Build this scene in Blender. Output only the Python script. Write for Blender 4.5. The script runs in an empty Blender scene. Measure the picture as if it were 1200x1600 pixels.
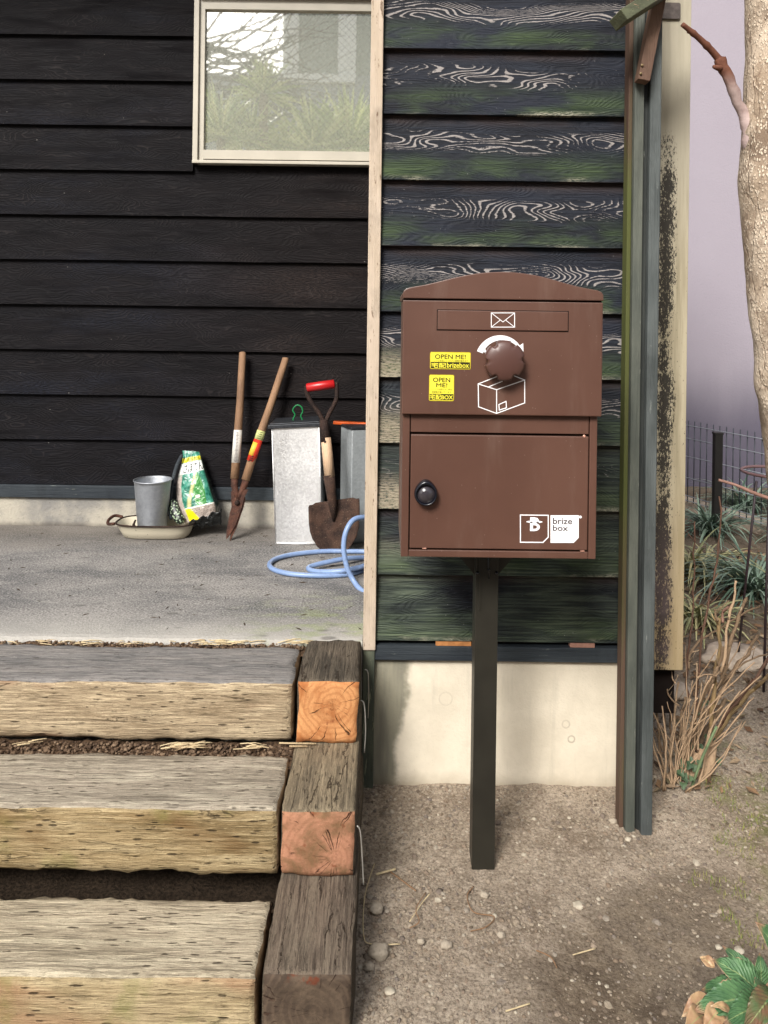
import bpy, bmesh, math, random
from mathutils import Vector, Matrix, noise as mn
R = math.radians
SC = bpy.context.scene
COL = SC.collection
random.seed(7)

# ------------------------------------------------------------------ camera
F = 1209.0; CX, CY = 600.0, 498.0; EYE = 1.16; ROLL = 0.013
cam_d = bpy.data.cameras.new('camera'); cam = bpy.data.objects.new('camera', cam_d); COL.objects.link(cam)
cam_d.sensor_fit = 'VERTICAL'; cam_d.sensor_height = 36; cam_d.sensor_width = 27
cam_d.lens = F/1600*36; cam_d.shift_y = -(800-CY)/1600
cam_d.clip_start = .05; cam_d.clip_end = 500
cam.location = (0, 0, EYE); cam.rotation_euler = (R(90), -ROLL, 0)
SC.camera = cam
# ------------------------------------------------------------------ world, sun, exposure
SUN_EL, SUN_AZ = 39, 204           # azimuth clockwise from +Y
w = bpy.data.worlds.new('World'); SC.world = w; w.use_nodes = True
nt = w.node_tree; nt.nodes.clear()
sky = nt.nodes.new('ShaderNodeTexSky'); sky.sky_type = 'NISHITA'; sky.sun_disc = False
sky.sun_elevation = R(SUN_EL); sky.sun_rotation = R(SUN_AZ); sky.dust_density = 4; sky.air_density = 1.0; sky.ozone_density = 1
hs = nt.nodes.new('ShaderNodeHueSaturation'); hs.inputs['Saturation'].default_value = .45
bg = nt.nodes.new('ShaderNodeBackground'); bg.inputs[1].default_value = .13
wo = nt.nodes.new('ShaderNodeOutputWorld')
nt.links.new(sky.outputs[0], hs.inputs['Color']); nt.links.new(hs.outputs[0], bg.inputs[0]); nt.links.new(bg.outputs[0], wo.inputs[0])
sl = bpy.data.lights.new('sun', 'SUN'); sl.energy = 3.6; sl.angle = R(19); sl.color = (1, .965, .92)
so = bpy.data.objects.new('sun', sl); COL.objects.link(so)
el, az = R(SUN_EL), R(SUN_AZ)
sdir = Vector((math.sin(az)*math.cos(el), math.cos(az)*math.cos(el), math.sin(el)))
so.rotation_euler = sdir.to_track_quat('Z', 'Y').to_euler(); so.location = sdir*20
SC.view_settings.view_transform = 'Standard'; SC.view_settings.look = 'None'
SC.view_settings.exposure = .5; SC.view_settings.gamma = 1
SC.render.resolution_x = 768; SC.render.resolution_y = 1024

# ------------------------------------------------------------------ pixel helpers (photo 1200x1600 -> metres)
_c, _s = math.cos(ROLL), math.sin(ROLL)
def un(px, py):
    dx, dy = px-CX, py-CY
    return dx*_c+dy*_s, -dx*_s+dy*_c
def P(px, py, Y):
    a, b = un(px, py); return Vector((a/F*Y, Y, EYE-b/F*Y))
def PZ(px, py, z):
    a, b = un(px, py); Y = (EYE-z)*F/b
    return Vector((a/F*Y, Y, z))
def sr(r, g, b, k=1.0):
    f = lambda c: (c/255/12.92 if c/255 <= .04045 else ((c/255+.055)/1.055)**2.4)*k
    return (f(r), f(g), f(b), 1)

# ------------------------------------------------------------------ node helper
class G:
    def __init__(s, name, rough=.7, spec=.3, metal=0):
        s.m = bpy.data.materials.new(name); s.m.use_nodes = True; s.t = s.m.node_tree
        s.b = s.t.nodes['Principled BSDF']; s.b.inputs['Roughness'].default_value = rough
        s.b.inputs['Specular IOR Level'].default_value = spec; s.b.inputs['Metallic'].default_value = metal
        s._tc = None
    def nd(s, typ, ins=None, **pr):
        n = s.t.nodes.new(typ)
        for k, v in pr.items(): setattr(n, k, v)
        for k, v in (ins or {}).items():
            if v is None: continue
            i = n.inputs[k]
            if isinstance(v, bpy.types.NodeSocket): s.t.links.new(v, i)
            else:
                if isinstance(v, (tuple, list)) and i.type == 'VECTOR': v = v[:3]
                i.default_value = v
        return n
    def obj(s):
        if not s._tc: s._tc = s.nd('ShaderNodeTexCoord')
        return s._tc.outputs['Object']
    def uv(s):
        s.obj(); return s._tc.outputs['UV']
    def sep(s, v):
        n = s.nd('ShaderNodeSeparateXYZ', {0: v}); return n.outputs[0], n.outputs[1], n.outputs[2]
    def comb(s, x=0., y=0., z=0.): return s.nd('ShaderNodeCombineXYZ', {0: x, 1: y, 2: z}).outputs[0]
    def M(s, op, a, b=None, c=None, clamp=False):
        return s.nd('ShaderNodeMath', {0: a, 1: b, 2: c}, operation=op, use_clamp=clamp).outputs[0]
    def scl(s, v, sc, loc=(0, 0, 0)): return s.nd('ShaderNodeMapping', {'Vector': v, 'Scale': sc, 'Location': loc}).outputs[0]
    def noise(s, v, sc, det=4, ro=.55, dist=0.): return s.nd('ShaderNodeTexNoise', {'Vector': v, 'Scale': sc, 'Detail': det, 'Roughness': ro, 'Distortion': dist}).outputs[0]
    def vor(s, v, sc, feat='F1', rnd=1., out=0): return s.nd('ShaderNodeTexVoronoi', {'Vector': v, 'Scale': sc, 'Randomness': rnd}, feature=feat).outputs[out]
    def ss(s, v, a, b, lo=0., hi=1.): return s.nd('ShaderNodeMapRange', {'Value': v, 'From Min': a, 'From Max': b, 'To Min': lo, 'To Max': hi}, interpolation_type='SMOOTHSTEP').outputs[0]
    def ln(s, v, a, b, lo=0., hi=1.): return s.nd('ShaderNodeMapRange', {'Value': v, 'From Min': a, 'From Max': b, 'To Min': lo, 'To Max': hi}).outputs[0]
    def mix(s, f, a, b, blend='MIX'):
        n = s.nd('ShaderNodeMix', None, data_type='RGBA', blend_type=blend)
        for k, v in ((0, f), (6, a), (7, b)):
            if isinstance(v, bpy.types.NodeSocket): s.t.links.new(v, n.inputs[k])
            else: n.inputs[k].default_value = v
        return n.outputs[2]
    def add_n(s, v, amt):
        n = s.nd('ShaderNodeTexNoise', {'Vector': v, 'Scale': 18., 'Detail': 4.}).outputs[1]
        m = s.nd('ShaderNodeVectorMath', {0: n, 1: (amt, amt, amt)}, operation='MULTIPLY').outputs[0]
        return s.nd('ShaderNodeVectorMath', {0: v, 1: m}, operation='ADD').outputs[0]
    def mul(s, a, b): return s.M('MULTIPLY', a, b)
    def add(s, a, b): return s.M('ADD', a, b)
    def col(s, c):
        if isinstance(c, bpy.types.NodeSocket): s.t.links.new(c, s.b.inputs['Base Color'])
        else: s.b.inputs['Base Color'].default_value = c
        return s
    def inp(s, k, v):
        if isinstance(v, bpy.types.NodeSocket): s.t.links.new(v, s.b.inputs[k])
        else: s.b.inputs[k].default_value = v
        return s
    def bump(s, h, dist=.003, st=1.):
        n = s.nd('ShaderNodeBump', {'Height': h, 'Distance': dist, 'Strength': st}); s.t.links.new(n.outputs[0], s.b.inputs['Normal']); return s

# ------------------------------------------------------------------ materials
def plain(name, c, rough=.6, spec=.3, metal=0, var=.12, sc=30, bump=.0006):
    g = G(name, rough, spec, metal); n = g.noise(g.obj(), sc, 5)
    g.col(g.mix(g.ss(n, .3, .7), tuple(x*(1-var) for x in c[:3])+(1,), tuple(min(1, x*(1+var)) for x in c[:3])+(1,)))
    if bump: g.bump(n, bump)
    return g.m
def siding_mat(name, z0, pitch, kind):
    g = G(name, .72, .25); x, y, z = g.sep(g.obj())
    q = g.M('DIVIDE', g.M('SUBTRACT', z, z0), pitch); idx = g.M('FLOOR', q); f = g.M('FRACT', q)
    gx = g.add(x, g.mul(idx, 3.77))
    fine = g.noise(g.comb(g.mul(gx, 7.), g.mul(idx, 3.), g.mul(z, 230.)), 1, 5, .6)
    fine2 = g.noise(g.comb(g.mul(gx, 18.), 0., g.mul(z, 600.)), 1, 3, .6)
    big = g.noise(g.comb(g.mul(gx, 3.), g.mul(idx, 2.), g.mul(z, 9.)), 1, 4)
    big2 = g.noise(g.comb(g.mul(gx, 5.), g.add(g.mul(idx, 2.), 40.), g.mul(z, 14.)), 1, 5)
    field = g.noise(g.comb(g.mul(gx, 3.3), g.mul(idx, 4.37), g.mul(f, 2.1)), 1, 1.8, .42)
    wob = g.noise(g.comb(g.mul(gx, 30.), idx, g.mul(z, 90.)), 1, 2)
    rings = g.M('SINE', g.add(g.add(g.mul(field, 235.), g.mul(f, 62.)), g.mul(wob, 1.6)))
    # knots: sparse small discs
    kv = g.nd('ShaderNodeTexVoronoi', {'Vector': g.comb(g.mul(gx, 4.5), idx, g.mul(f, 1.)), 'Scale': 1., 'Randomness': 1.}, feature='F1')
    kd = kv.outputs[0]; knot = g.mul(g.ss(kd, .075, .05), g.ss(kd, .015, .03, .5, 1.))
    brk = g.noise(g.comb(g.mul(gx, 70.), idx, g.mul(z, 300.)), 1, 5, .8)
    if kind == 'weathered':
        base = g.mix(g.ss(big, .35, .65), sr(11, 13, 21), sr(23, 27, 38))
        base = g.mix(g.mul(g.ss(fine, .45, .68), .6), base, sr(44, 49, 58))
        base = g.mix(g.mul(g.ss(brk, .56, .68), .40), base, sr(74, 80, 86))
        # brown top edge
        brn = g.mul(g.ss(f, .78, 1.), g.ss(big2, .35, .6))
        base = g.mix(g.mul(brn, .75), base, sr(58, 46, 42))
        # green algae, stronger low on each board and in the lower middle of the wall
        alg = g.mul(g.mul(g.ss(f, .55, .12), g.ss(f, -.04, .09)), g.ss(big2, .38, .62))
        alg2 = g.mul(g.ss(z, 1.15, .55), g.ss(big, .35, .6))
        base = g.mix(g.mul(alg, .8), base, g.mix(g.ss(fine, .3, .7), sr(34, 48, 32), sr(70, 86, 50)))
        base = g.mix(g.mul(alg2, .62), base, g.mix(g.ss(fine, .4, .62), sr(54, 64, 52), sr(98, 108, 88)))
        # exposed pale grain: thin contour lines in a band of each board
        zone = g.noise(g.comb(g.mul(gx, 3.5), g.mul(idx, 7.), g.mul(f, 1.5)), 1, 2)
        fo_ = g.add(f, g.mul(g.M('SUBTRACT', g.noise(g.comb(g.mul(gx, 2.2), g.mul(idx, 9.), 0.), 1, 2), .5), .35)); band = g.mul(g.ss(fo_, .36, .50), g.ss(fo_, .80, .64))
        band = g.mul(band, g.ss(g.add(zone, g.mul(g.M('SUBTRACT', brk, .5), .5)), .32, .54))
        # strong on the upper boards, weaker low down
        band = g.mul(band, g.ss(z, .55, 1.15, .12, 1.))
        thr = g.M('SUBTRACT', 1.40, g.mul(band, .98))
        lines = g.ss(g.M('SUBTRACT', g.add(rings, g.mul(g.M('SUBTRACT', brk, .5), 1.7)), thr), -.10, .28)
        # worn pale bottom edges
        edge = g.mul(g.mul(g.ss(f, .10, .0), g.ss(big2, .5, .64)), g.ss(brk, .42, .55))
        # big bare patches near the left of the low boards
        bare = g.mul(g.mul(g.ss(x, .19, .03), g.mul(g.ss(z, .56, .66), g.ss(z, 1.16, 1.0))), g.mul(g.ss(f, .62, .2), g.ss(brk, .40, .52)))
        base = g.mix(lines, base, g.mix(brk, sr(66, 66, 70), sr(176, 168, 162)))
        base = g.mix(g.mul(edge, .8), base, sr(165, 160, 140))
        base = g.mix(g.mul(bare, .75), base, sr(158, 146, 126))
        spk = g.ss(g.vor(g.obj(), 60), .09, .04)
        base = g.mix(g.mul(spk, g.mul(g.ss(brk, .5, .65), .8)), base, sr(190, 190, 185))
        base = g.mix(g.mul(knot, .7), base, sr(30, 26, 26))
    else:
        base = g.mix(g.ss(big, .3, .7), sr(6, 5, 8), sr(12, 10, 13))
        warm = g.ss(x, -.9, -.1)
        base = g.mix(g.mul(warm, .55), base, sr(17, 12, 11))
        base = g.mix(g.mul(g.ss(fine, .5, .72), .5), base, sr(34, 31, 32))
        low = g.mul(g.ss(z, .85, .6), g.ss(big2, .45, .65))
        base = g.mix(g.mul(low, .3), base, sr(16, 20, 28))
        r2 = g.mul(g.ss(rings, .72, 1.), g.ss(big2, .45, .62))
        base = g.mix(g.mul(r2, .4), base, sr(50, 45, 44)); dst = g.ss(g.noise(g.comb(g.mul(gx, 1.3), g.mul(idx, 5.), g.mul(z, 5.)), 1, 5, .6), .48, .68); base = g.mix(g.mul(g.mul(dst, g.ss(brk, .42, .6)), .5), base, g.mix(g.ss(x, -1.0, -.3), sr(34, 38, 50), sr(58, 48, 44)))
        spk = g.mul(g.ss(g.vor(g.obj(), 26), .055, .03), g.ss(big2, .5, .6))
        base = g.mix(g.mul(spk, .6), base, sr(150, 146, 140))
        base = g.mix(g.mul(knot, .35), base, sr(20, 18, 20))
    if kind == 'dark': g.inp('Specular IOR Level', .12)
    # nails
    g.col(base)
    h = g.add(g.mul(fine, .55), g.add(g.mul(rings, .12), g.mul(fine2, .3)))
    g.bump(h, .0035, .9); g.inp('Roughness', g.ln(fine, .3, .7, .55, .85))
    return g.m
def timber_mat(name, ax, c1, c2, c3, dashes=1., cracks=.5, seed=0., moss=0., blot=None, dscale=1.):
    """weathered sleeper wood: ax = axis the grain runs along"""
    g = G(name, .85, .15); X = list(g.sep(g.obj())); a = X[ax]; o = [X[i] for i in range(3) if i != ax]
    cr = g.add(o[0], g.mul(o[1], 1.0))
    def v(sa, sc): return g.comb(g.mul(a, sa), g.add(g.mul(o[0], sc), seed), g.mul(o[1], sc))
    fine = g.noise(v(9., 210.), 1, 5, .65); med = g.noise(v(5., 50.), 1, 4); big = g.noise(v(4., 12.), 1, 4, .6, .5)
    fuzz = g.noise(g.obj(), 260, 3, .7)
    f2 = g.noise(v(26., 420.), 1, 5, .7); f3 = g.noise(v(60., 700.), 1, 3, .8)
    dkc = tuple(x*.42 for x in c1[:3])+(1,); ltc = tuple(min(.95, x*1.45) for x in c3[:3])+(1,)
    base = g.mix(g.ss(big, .32, .68), c1, c2)
    base = g.mix(g.mul(g.ss(med, .45, .66), .7), base, c3)
    base = g.mix(g.mul(g.ss(fine, .49, .36), .6), base, dkc)
    base = g.mix(g.mul(g.ss(fine, .54, .66), .5), base, ltc)
    base = g.mix(g.mul(g.ss(f2, .46, .34), .7), base, dkc)
    base = g.mix(g.mul(g.ss(f2, .55, .68), .55), base, ltc)
    base = g.mix(g.mul(g.ss(f3, .56, .66), .45), base, dkc)
    base = g.mix(g.mul(g.ss(fuzz, .55, .72), .4), base, dkc)
    if blot:
        b2 = g.noise(v(3.5, 9.), 1, 3, .5, .3); base = g.mix(g.mul(g.ss(b2, .5, .7), .75), base, blot)
    if moss:
        b3 = g.noise(g.obj(), 9, 4, .6); base = g.mix(g.mul(g.ss(b3, .5, .7), moss), base, sr(116, 122, 62))
    # incision dashes in loose rows
    jit = g.noise(v(12., 12.), 1, 2)
    dv = g.comb(g.mul(a, 23.*dscale), g.mul(g.add(o[0], g.mul(jit, .006)), 120.), g.add(g.mul(o[1], 120.), seed))
    dd = g.vor(dv, 1, rnd=.9); dl = g.noise(v(70., 90.), 1, 2)
    dash = g.mul(g.mul(g.ss(g.add(dd, g.mul(dl, .45)), .46, .30), g.ss(g.noise(v(7., 22.), 1, 2), .34, .48)), g.ss(f3, .78, .5))
    # long cracks along the grain
    wv = g.noise(v(18., 40.), 1, 5, .7)
    ce = g.nd('ShaderNodeTexVoronoi', {'Vector': g.comb(g.mul(a, 2.6), g.add(g.mul(o[0], 42.), g.mul(wv, .9)), g.add(g.mul(o[1], 42.), g.mul(wv, .9))), 'Scale': 1.}, feature='DISTANCE_TO_EDGE').outputs[0]
    crk = g.mul(g.ss(g.add(ce, g.mul(g.M('SUBTRACT', f2, .5), .05)), .022, .004), g.ss(g.noise(v(9., 34.), 1, 2), .66-.24*cracks, .74-.24*cracks))
    dark = g.M('MAXIMUM', g.mul(dash, dashes), g.mul(crk, min(1., cracks*1.3)), clamp=True)
    base = g.mix(g.mul(dark, .8), base, sr(56, 44, 34))
    g.col(base)
    h = g.M('SUBTRACT', g.add(g.mul(fine, .6), g.add(g.mul(f2, .6), g.mul(fuzz, .25))), g.mul(dark, .8))
    g.bump(h, .005, 1.); return g.m
def endgrain_mat(name, cx, cz, c1, c2, c3, seed=0., crack=1.):
    g = G(name, .85, .15); x, y, z = g.sep(g.obj())
    dx = g.M('SUBTRACT', x, cx); dz = g.M('SUBTRACT', z, cz)
    nz = g.noise(g.scl(g.obj(), (1, 1, 1), (seed, 0, 0)), 22, 4); nf = g.noise(g.obj(), 240, 4, .7)
    r = g.M('SQRT', g.add(g.mul(dx, dx), g.mul(dz, dz))); ang = g.M('ARCTAN2', dz, dx)
    ring = g.M('SINE', g.add(g.mul(r, 520.), g.mul(nz, 14.)))
    big = g.noise(g.scl(g.obj(), (1, 1, 1), (seed, 3, 0)), 16, 4, .6, .6)
    base = g.mix(g.ss(big, .36, .62), c1, c2)
    base = g.mix(g.mul(g.ss(ring, -.2, 1.), .38), base, c3)
    base = g.mix(g.mul(g.ss(nf, .5, .72), .35), base, tuple(q*.55 for q in c1[:3])+(1,))
    ce = g.nd('ShaderNodeTexVoronoi', {'Vector': g.comb(g.add(g.mul(ang, 2.4), g.mul(nz, .9)), g.add(g.mul(r, 3.), seed), 0.), 'Scale': 1.}, feature='DISTANCE_TO_EDGE').outputs[0]
    crk = g.mul(g.mul(g.ss(g.add(ce, g.mul(g.M('SUBTRACT', nf, .5), .05)), .026, .004), g.ss(g.noise(g.obj(), 26, 3), .5, .6)), crack)
    base = g.mix(g.mul(g.ss(g.noise(g.scl(g.obj(), (1, 1, 1), (seed, 7, 0)), 11, 4, .7), .5, .68), .55), base, tuple(q*.55 for q in c1[:3])+(1,))
    st = g.mul(g.ss(g.noise(g.scl(g.obj(), (1, 1, 1), (seed, 9, 4)), 34, 3), .62, .72), .6)
    base = g.mix(st, base, sr(110, 48, 24)); base = g.mix(g.mul(crk, .9), base, sr(52, 28, 18))
    g.col(base); g.bump(g.M('SUBTRACT', g.mul(nf, .4), crk), .003); return g.m

def concrete_mat():
    g = G('porch_concrete', .85, .25); o = g.obj(); x, y, z = g.sep(o)
    b = g.noise(g.scl(o, (1, 2.2, 1)), 3.2, 6, .6, .4); m_ = g.noise(g.scl(o, (1, 2, 1)), 14, 6, .65); f = g.noise(o, 170, 5, .7)
    base = g.mix(g.ss(b, .32, .68), sr(120, 119, 118), sr(168, 164, 158))
    base = g.mix(g.mul(g.ss(m_, .5, .7), .5), base, sr(188, 184, 176))
    base = g.mix(g.mul(g.ss(f, .50, .64), .7), base, sr(78, 74, 70))
    base = g.mix(g.mul(g.ss(f, .48, .36), .6), base, sr(214, 210, 202)); pit = g.ss(g.vor(o, 85), .2, .1); base = g.mix(g.mul(pit, g.ss(m_, .42, .6)), base, sr(70, 66, 62))
    base = g.mix(1., base, (.66, .66, .67, 1), 'MULTIPLY')
    # paler front, darker back: light falling off inward, painted into the colour
    base = g.mix(g.mul(g.ss(g.add(y, g.mul(m_, .12)), 2.16, 1.93), .75), base, sr(176, 172, 164))
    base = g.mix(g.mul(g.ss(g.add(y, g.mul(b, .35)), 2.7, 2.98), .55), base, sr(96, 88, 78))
    st = g.ss(g.vor(g.scl(o, (10, 22, 1)), 1), .26, .12); sm = g.noise(o, 6, 3)
    base = g.mix(g.mul(g.mul(st, g.ss(sm, .45, .6)), .6), base, sr(80, 78, 74))
    mo = g.mul(g.mul(g.ss(x, -.45, -.15), g.ss(y, 2.3, 2.0)), g.ss(m_, .45, .62))
    base = g.mix(g.mul(mo, .45), base, sr(138, 150, 96))
    g.col(base); g.bump(g.add(g.mul(f, .5), g.mul(m_, .6)), .004); return g.m
def foundation_mat():
    g = G('foundation_plaster', .85, .25); o = g.obj(); x, y, z = g.sep(o)
    b = g.noise(o, 6, 5, .6); f = g.noise(o, 150, 4, .7); s_ = g.noise(g.scl(o, (26, 1, 3)), 1, 4, .6)
    base = g.mix(g.ss(b, .3, .7), sr(202, 192, 172), sr(222, 212, 192))
    base = g.mix(g.mul(g.ss(s_, .54, .72), .3), base, sr(160, 154, 138))
    base = g.mix(g.mul(g.ss(f, .6, .74), .25), base, sr(150, 142, 124))
    # green-grey damp stain at the left end and at the top
    edge = g.add(x, g.add(g.mul(g.M('SUBTRACT', b, .5), .10), g.mul(g.M('SUBTRACT', z, .3), -.12)))
    dm = g.ss(edge, .088, .066)
    base = g.mix(g.mul(dm, .78), base, g.mix(g.ss(s_, .35, .65), sr(74, 76, 64), sr(120, 118, 98)))
    lo = g.ss(g.add(z, g.mul(b, .05)), .075, .02)
    base = g.mix(g.mul(lo, .6), base, sr(140, 126, 104))
    # form-tie rings
    for rx, rz, rr in ((.165, .222, .016), (.463, .163, .009), (.477, .126, .008)):
        d = g.M('SQRT', g.add(g.M('POWER', g.M('SUBTRACT', x, rx), 2.), g.M('POWER', g.M('SUBTRACT', z, rz), 2.)))
        rg = g.ss(g.M('ABSOLUTE', g.M('SUBTRACT', g.add(d, g.mul(g.M('SUBTRACT', f, .5), .004)), rr)), .0028, .0008)
        base = g.mix(g.mul(rg, g.ss(b, .35, .6, .1, .5)), base, sr(130, 116, 98))
    g.col(base); g.bump(g.add(g.mul(b, .6), g.mul(f, .25)), .004); return g.m
def ground_mat():
    g = G('soil', .95, .1); o = g.obj(); x, y, z = g.sep(o)
    b = g.noise(o, 2.2, 5, .6, .5); m_ = g.noise(o, 22, 6, .7); f = g.noise(o, 180, 5, .75)
    base = g.mix(g.ss(b, .35, .65), sr(134, 120, 104), sr(174, 160, 142))
    base = g.mix(g.mul(g.ss(m_, .45, .68), .6), base, sr(186, 172, 154))
    base = g.mix(g.mul(g.ss(f, .48, .64), .6), base, sr(70, 58, 48))
    base = g.mix(g.mul(g.ss(f, .42, .3), .6), base, sr(196, 184, 166))
    vg = g.vor(o, 130, out=1); vd = g.vor(o, 130); bw = g.nd('ShaderNodeRGBToBW', {0: vg}).outputs[0]
    base = g.mix(g.mul(g.ss(vd, .5, .35), g.mul(g.ss(bw, .6, .9), .5)), base, sr(196, 182, 162)); base = g.mix(g.mul(g.ss(vd, .55, .75), .3), base, sr(88, 76, 62))
    # darker earth: a wide patch toward the lower right
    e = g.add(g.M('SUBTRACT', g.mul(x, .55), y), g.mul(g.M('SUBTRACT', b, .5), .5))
    dark_patch = g.mul(g.mul(g.ss(e, -1.36, -1.2), g.ss(x, .16, .36)), g.mul(g.ss(x, .86, .66), g.ss(y, 1.78, 1.6)))
    base = g.mix(g.mul(dark_patch, .62), base, g.mix(g.ss(m_, .4, .6), sr(66, 54, 42), sr(96, 82, 64)))
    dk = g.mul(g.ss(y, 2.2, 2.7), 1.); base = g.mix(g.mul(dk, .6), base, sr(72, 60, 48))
    mo = g.mul(g.mul(g.ss(x, .72, .9), g.ss(g.noise(o, 7, 4), .45, .62)), g.ss(y, 2.4, 2.0))
    base = g.mix(g.mul(mo, .55), base, sr(104, 110, 54))
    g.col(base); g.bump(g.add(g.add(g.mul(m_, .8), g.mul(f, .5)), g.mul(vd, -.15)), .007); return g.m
def cream_mat():
    g = G('cream_panel_paint', .8, .25); o = g.obj(); x, y, z = g.sep(o)
    s_ = g.noise(g.scl(o, (60, 60, 3)), 1, 5, .6); b = g.noise(o, 9, 4); f = g.noise(g.scl(o, (260, 260, 120)), 1, 5, .75)
    base = g.mix(g.ss(s_, .35, .65), sr(146, 136, 112), sr(174, 164, 140))
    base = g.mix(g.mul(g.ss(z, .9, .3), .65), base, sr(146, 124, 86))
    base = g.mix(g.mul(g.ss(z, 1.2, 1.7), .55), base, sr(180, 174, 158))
    # black mould streak that runs down the left third
    d = g.M('ABSOLUTE', g.M('SUBTRACT', x, g.add(.703, g.mul(g.noise(g.scl(o, (1, 1, 5)), 1, 2), .028))))
    mask = g.mul(g.ss(d, .036, .0), g.ss(z, 1.68, 1.5))
    m2 = g.mul(g.ss(g.add(mask, g.mul(g.M('SUBTRACT', g.add(g.mul(f, 1.5), g.mul(b, .6)), 1.05), 3.2)), .40, .62), g.ss(mask, .02, .2))
    base = g.mix(g.mul(m2, .93), base, sr(26, 24, 24))
    lo = g.mul(g.ss(z, .75, .4), g.ss(x, .755, .725)); base = g.mix(g.mul(g.mul(lo, g.ss(b, .3, .6)), .6), base, sr(96, 82, 84))
    sp = g.mul(g.ss(g.noise(g.scl(o, (190, 190, 90)), 1, 3), .67, .72), g.ss(z, 1.75, 1.0)); base = g.mix(g.mul(sp, .7), base, sr(50, 44, 38))
    g.col(base); g.bump(g.add(s_, g.mul(f, .3)), .0015); return g.m
def paint_wood(name, c1, c2, under, ax=2, peel=.35, seed=0.):
    g = G(name, .7, .3); X = list(g.sep(g.obj())); a = X[ax]; o = [X[i] for i in range(3) if i != ax]
    v = lambda sa, sc: g.comb(g.mul(a, sa), g.add(g.mul(o[0], sc), seed), g.mul(o[1], sc))
    fine = g.noise(v(7., 260.), 1, 5, .65); big = g.noise(v(5., 20.), 1, 4)
    base = g.mix(g.ss(big, .3, .7), c1, c2); base = g.mix(g.mul(g.ss(fine, .55, .75), .35), base, tuple(x*.6 for x in c1[:3])+(1,))
    gr = g.noise(g.scl(g.obj(), (12, 12, 5)), 1, 5, .7, ); base = g.mix(g.mul(g.ss(gr, .48, .7), .45), base, tuple(x*.4 for x in c1[:3])+(1,))
    pl = g.noise(v(16., 90.), 1, 5, .7); base = g.mix(g.mul(g.ss(pl, .72-.35*peel, .76-.35*peel), .9), base, under)
    g.col(base); g.bump(g.add(fine, g.mul(pl, .5)), .002); return g.m

BROWN = (.105, .042, .029, 1)
def brown_paint():
    g = G('brown_powder_coat', .42, .45); n = g.noise(g.obj(), 900, 2); n2 = g.noise(g.obj(), 5, 3)
    x, y, z = g.sep(g.obj()); dst = g.noise(g.scl(g.obj(), (14, 14, 2.5)), 1, 5, .7); sc_ = g.noise(g.scl(g.obj(), (30, 30, 220)), 1, 3, .7)
    base = g.mix(g.ss(n2, .3, .7), (.082, .038, .026, 1), (.098, .045, .030, 1)); base = g.mix(g.mul(g.ss(dst, .5, .75), .07), base, sr(172, 156, 142)); base = g.mix(g.mul(g.ss(g.vor(g.obj(), 55), .06, .03), .22), base, sr(190, 176, 160)); g.col(base)
    g.bump(n, .0002, .6); g.inp('Roughness', g.ln(n2, .3, .7, .38, .48)); return g.m
def bark_mat():
    g = G('flaking_bark', .85, .2); o = g.obj(); x, y, z = g.sep(o)
    b = g.noise(g.scl(o, (1, 1, .6)), 9, 5); f = g.noise(o, 90, 5, .7); v = g.vor(g.scl(o, (1, 1, .6)), 190)
    base = g.mix(g.ss(b, .35, .65), sr(156, 138, 118), sr(196, 180, 160))
    base = g.mix(g.mul(g.ss(f, .52, .7), .5), base, sr(98, 72, 54))
    pv = g.nd('ShaderNodeTexVoronoi', {'Vector': g.add_n(g.scl(o, (1, 1, .3)), .03), 'Scale': 26.}, feature='DISTANCE_TO_EDGE').outputs[0]; p2 = g.noise(o, 7, 5, .7)
    base = g.mix(g.mul(g.ss(p2, .5, .66), .7), base, sr(98, 80, 66)); base = g.mix(g.mul(g.mul(g.ss(pv, .05, .01), g.ss(f, .4, .6)), .55), base, sr(84, 62, 48))
    fl = g.mul(g.ss(v, .5, .25), g.ss(g.noise(o, 34, 5, .7), .42, .56))
    base = g.mix(g.mul(fl, .8), base, sr(222, 206, 184))
    base = g.mix(g.mul(g.ss(z, 1.9, 1.6), 0.), base, sr(120, 84, 60))
    g.col(base); g.bump(g.add(g.mul(f, .9), g.add(g.mul(fl, .5), g.add(b, g.mul(g.ss(pv, .0, .06), .3)))), .004); return g.m
def island(name, cols, rough=.85, spec=.2, k=1.0):
    g = G(name, rough, spec); r = g.nd('ShaderNodeNewGeometry').outputs['Random Per Island']
    cr = g.nd('ShaderNodeValToRGB', {0: r}); e = cr.color_ramp.elements
    while len(e) < len(cols): e.new(.5)
    for i, c in enumerate(cols): e[i].position = i/(len(cols)-1); e[i].color = tuple(q*k for q in c[:3])+(1,)
    n = g.noise(g.obj(), 160, 4)
    g.col(g.mix(g.mul(g.ss(n, .5, .7), .35), cr.outputs[0], sr(90, 78, 64))); g.bump(n, .002); return g.m
def galv(name, c1, c2, rough=.3, met=1.):
    g = G(name, rough, .5, met); o = g.obj(); v = g.vor(o, 160, out=1); b = g.noise(g.scl(o, (1, 1, .35)), 6, 3); f = g.noise(o, 300, 3)
    bw = g.nd('ShaderNodeRGBToBW', {0: v}).outputs[0]
    g.col(g.mix(g.add(g.mul(bw, .5), g.mul(b, .5)), c1, c2)); g.inp('Roughness', g.ln(g.add(b, g.mul(bw, .3)), .3, .9, rough-.06, rough+.2))
    g.bump(g.add(g.mul(f, .5), g.mul(b, 2.)), .0012); return g.m
def rust(name, c1, c2):
    g = G(name, .8, .3, .25); o = g.obj(); b = g.noise(o, 30, 5, .6); f = g.noise(o, 320, 4, .7)
    base = g.mix(g.ss(b, .35, .65), c1, c2); base = g.mix(g.mul(g.ss(f, .58, .72), .8), base, sr(150, 132, 110))
    g.col(base); g.bump(g.add(b, f), .002); return g.m
M = {}
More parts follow.
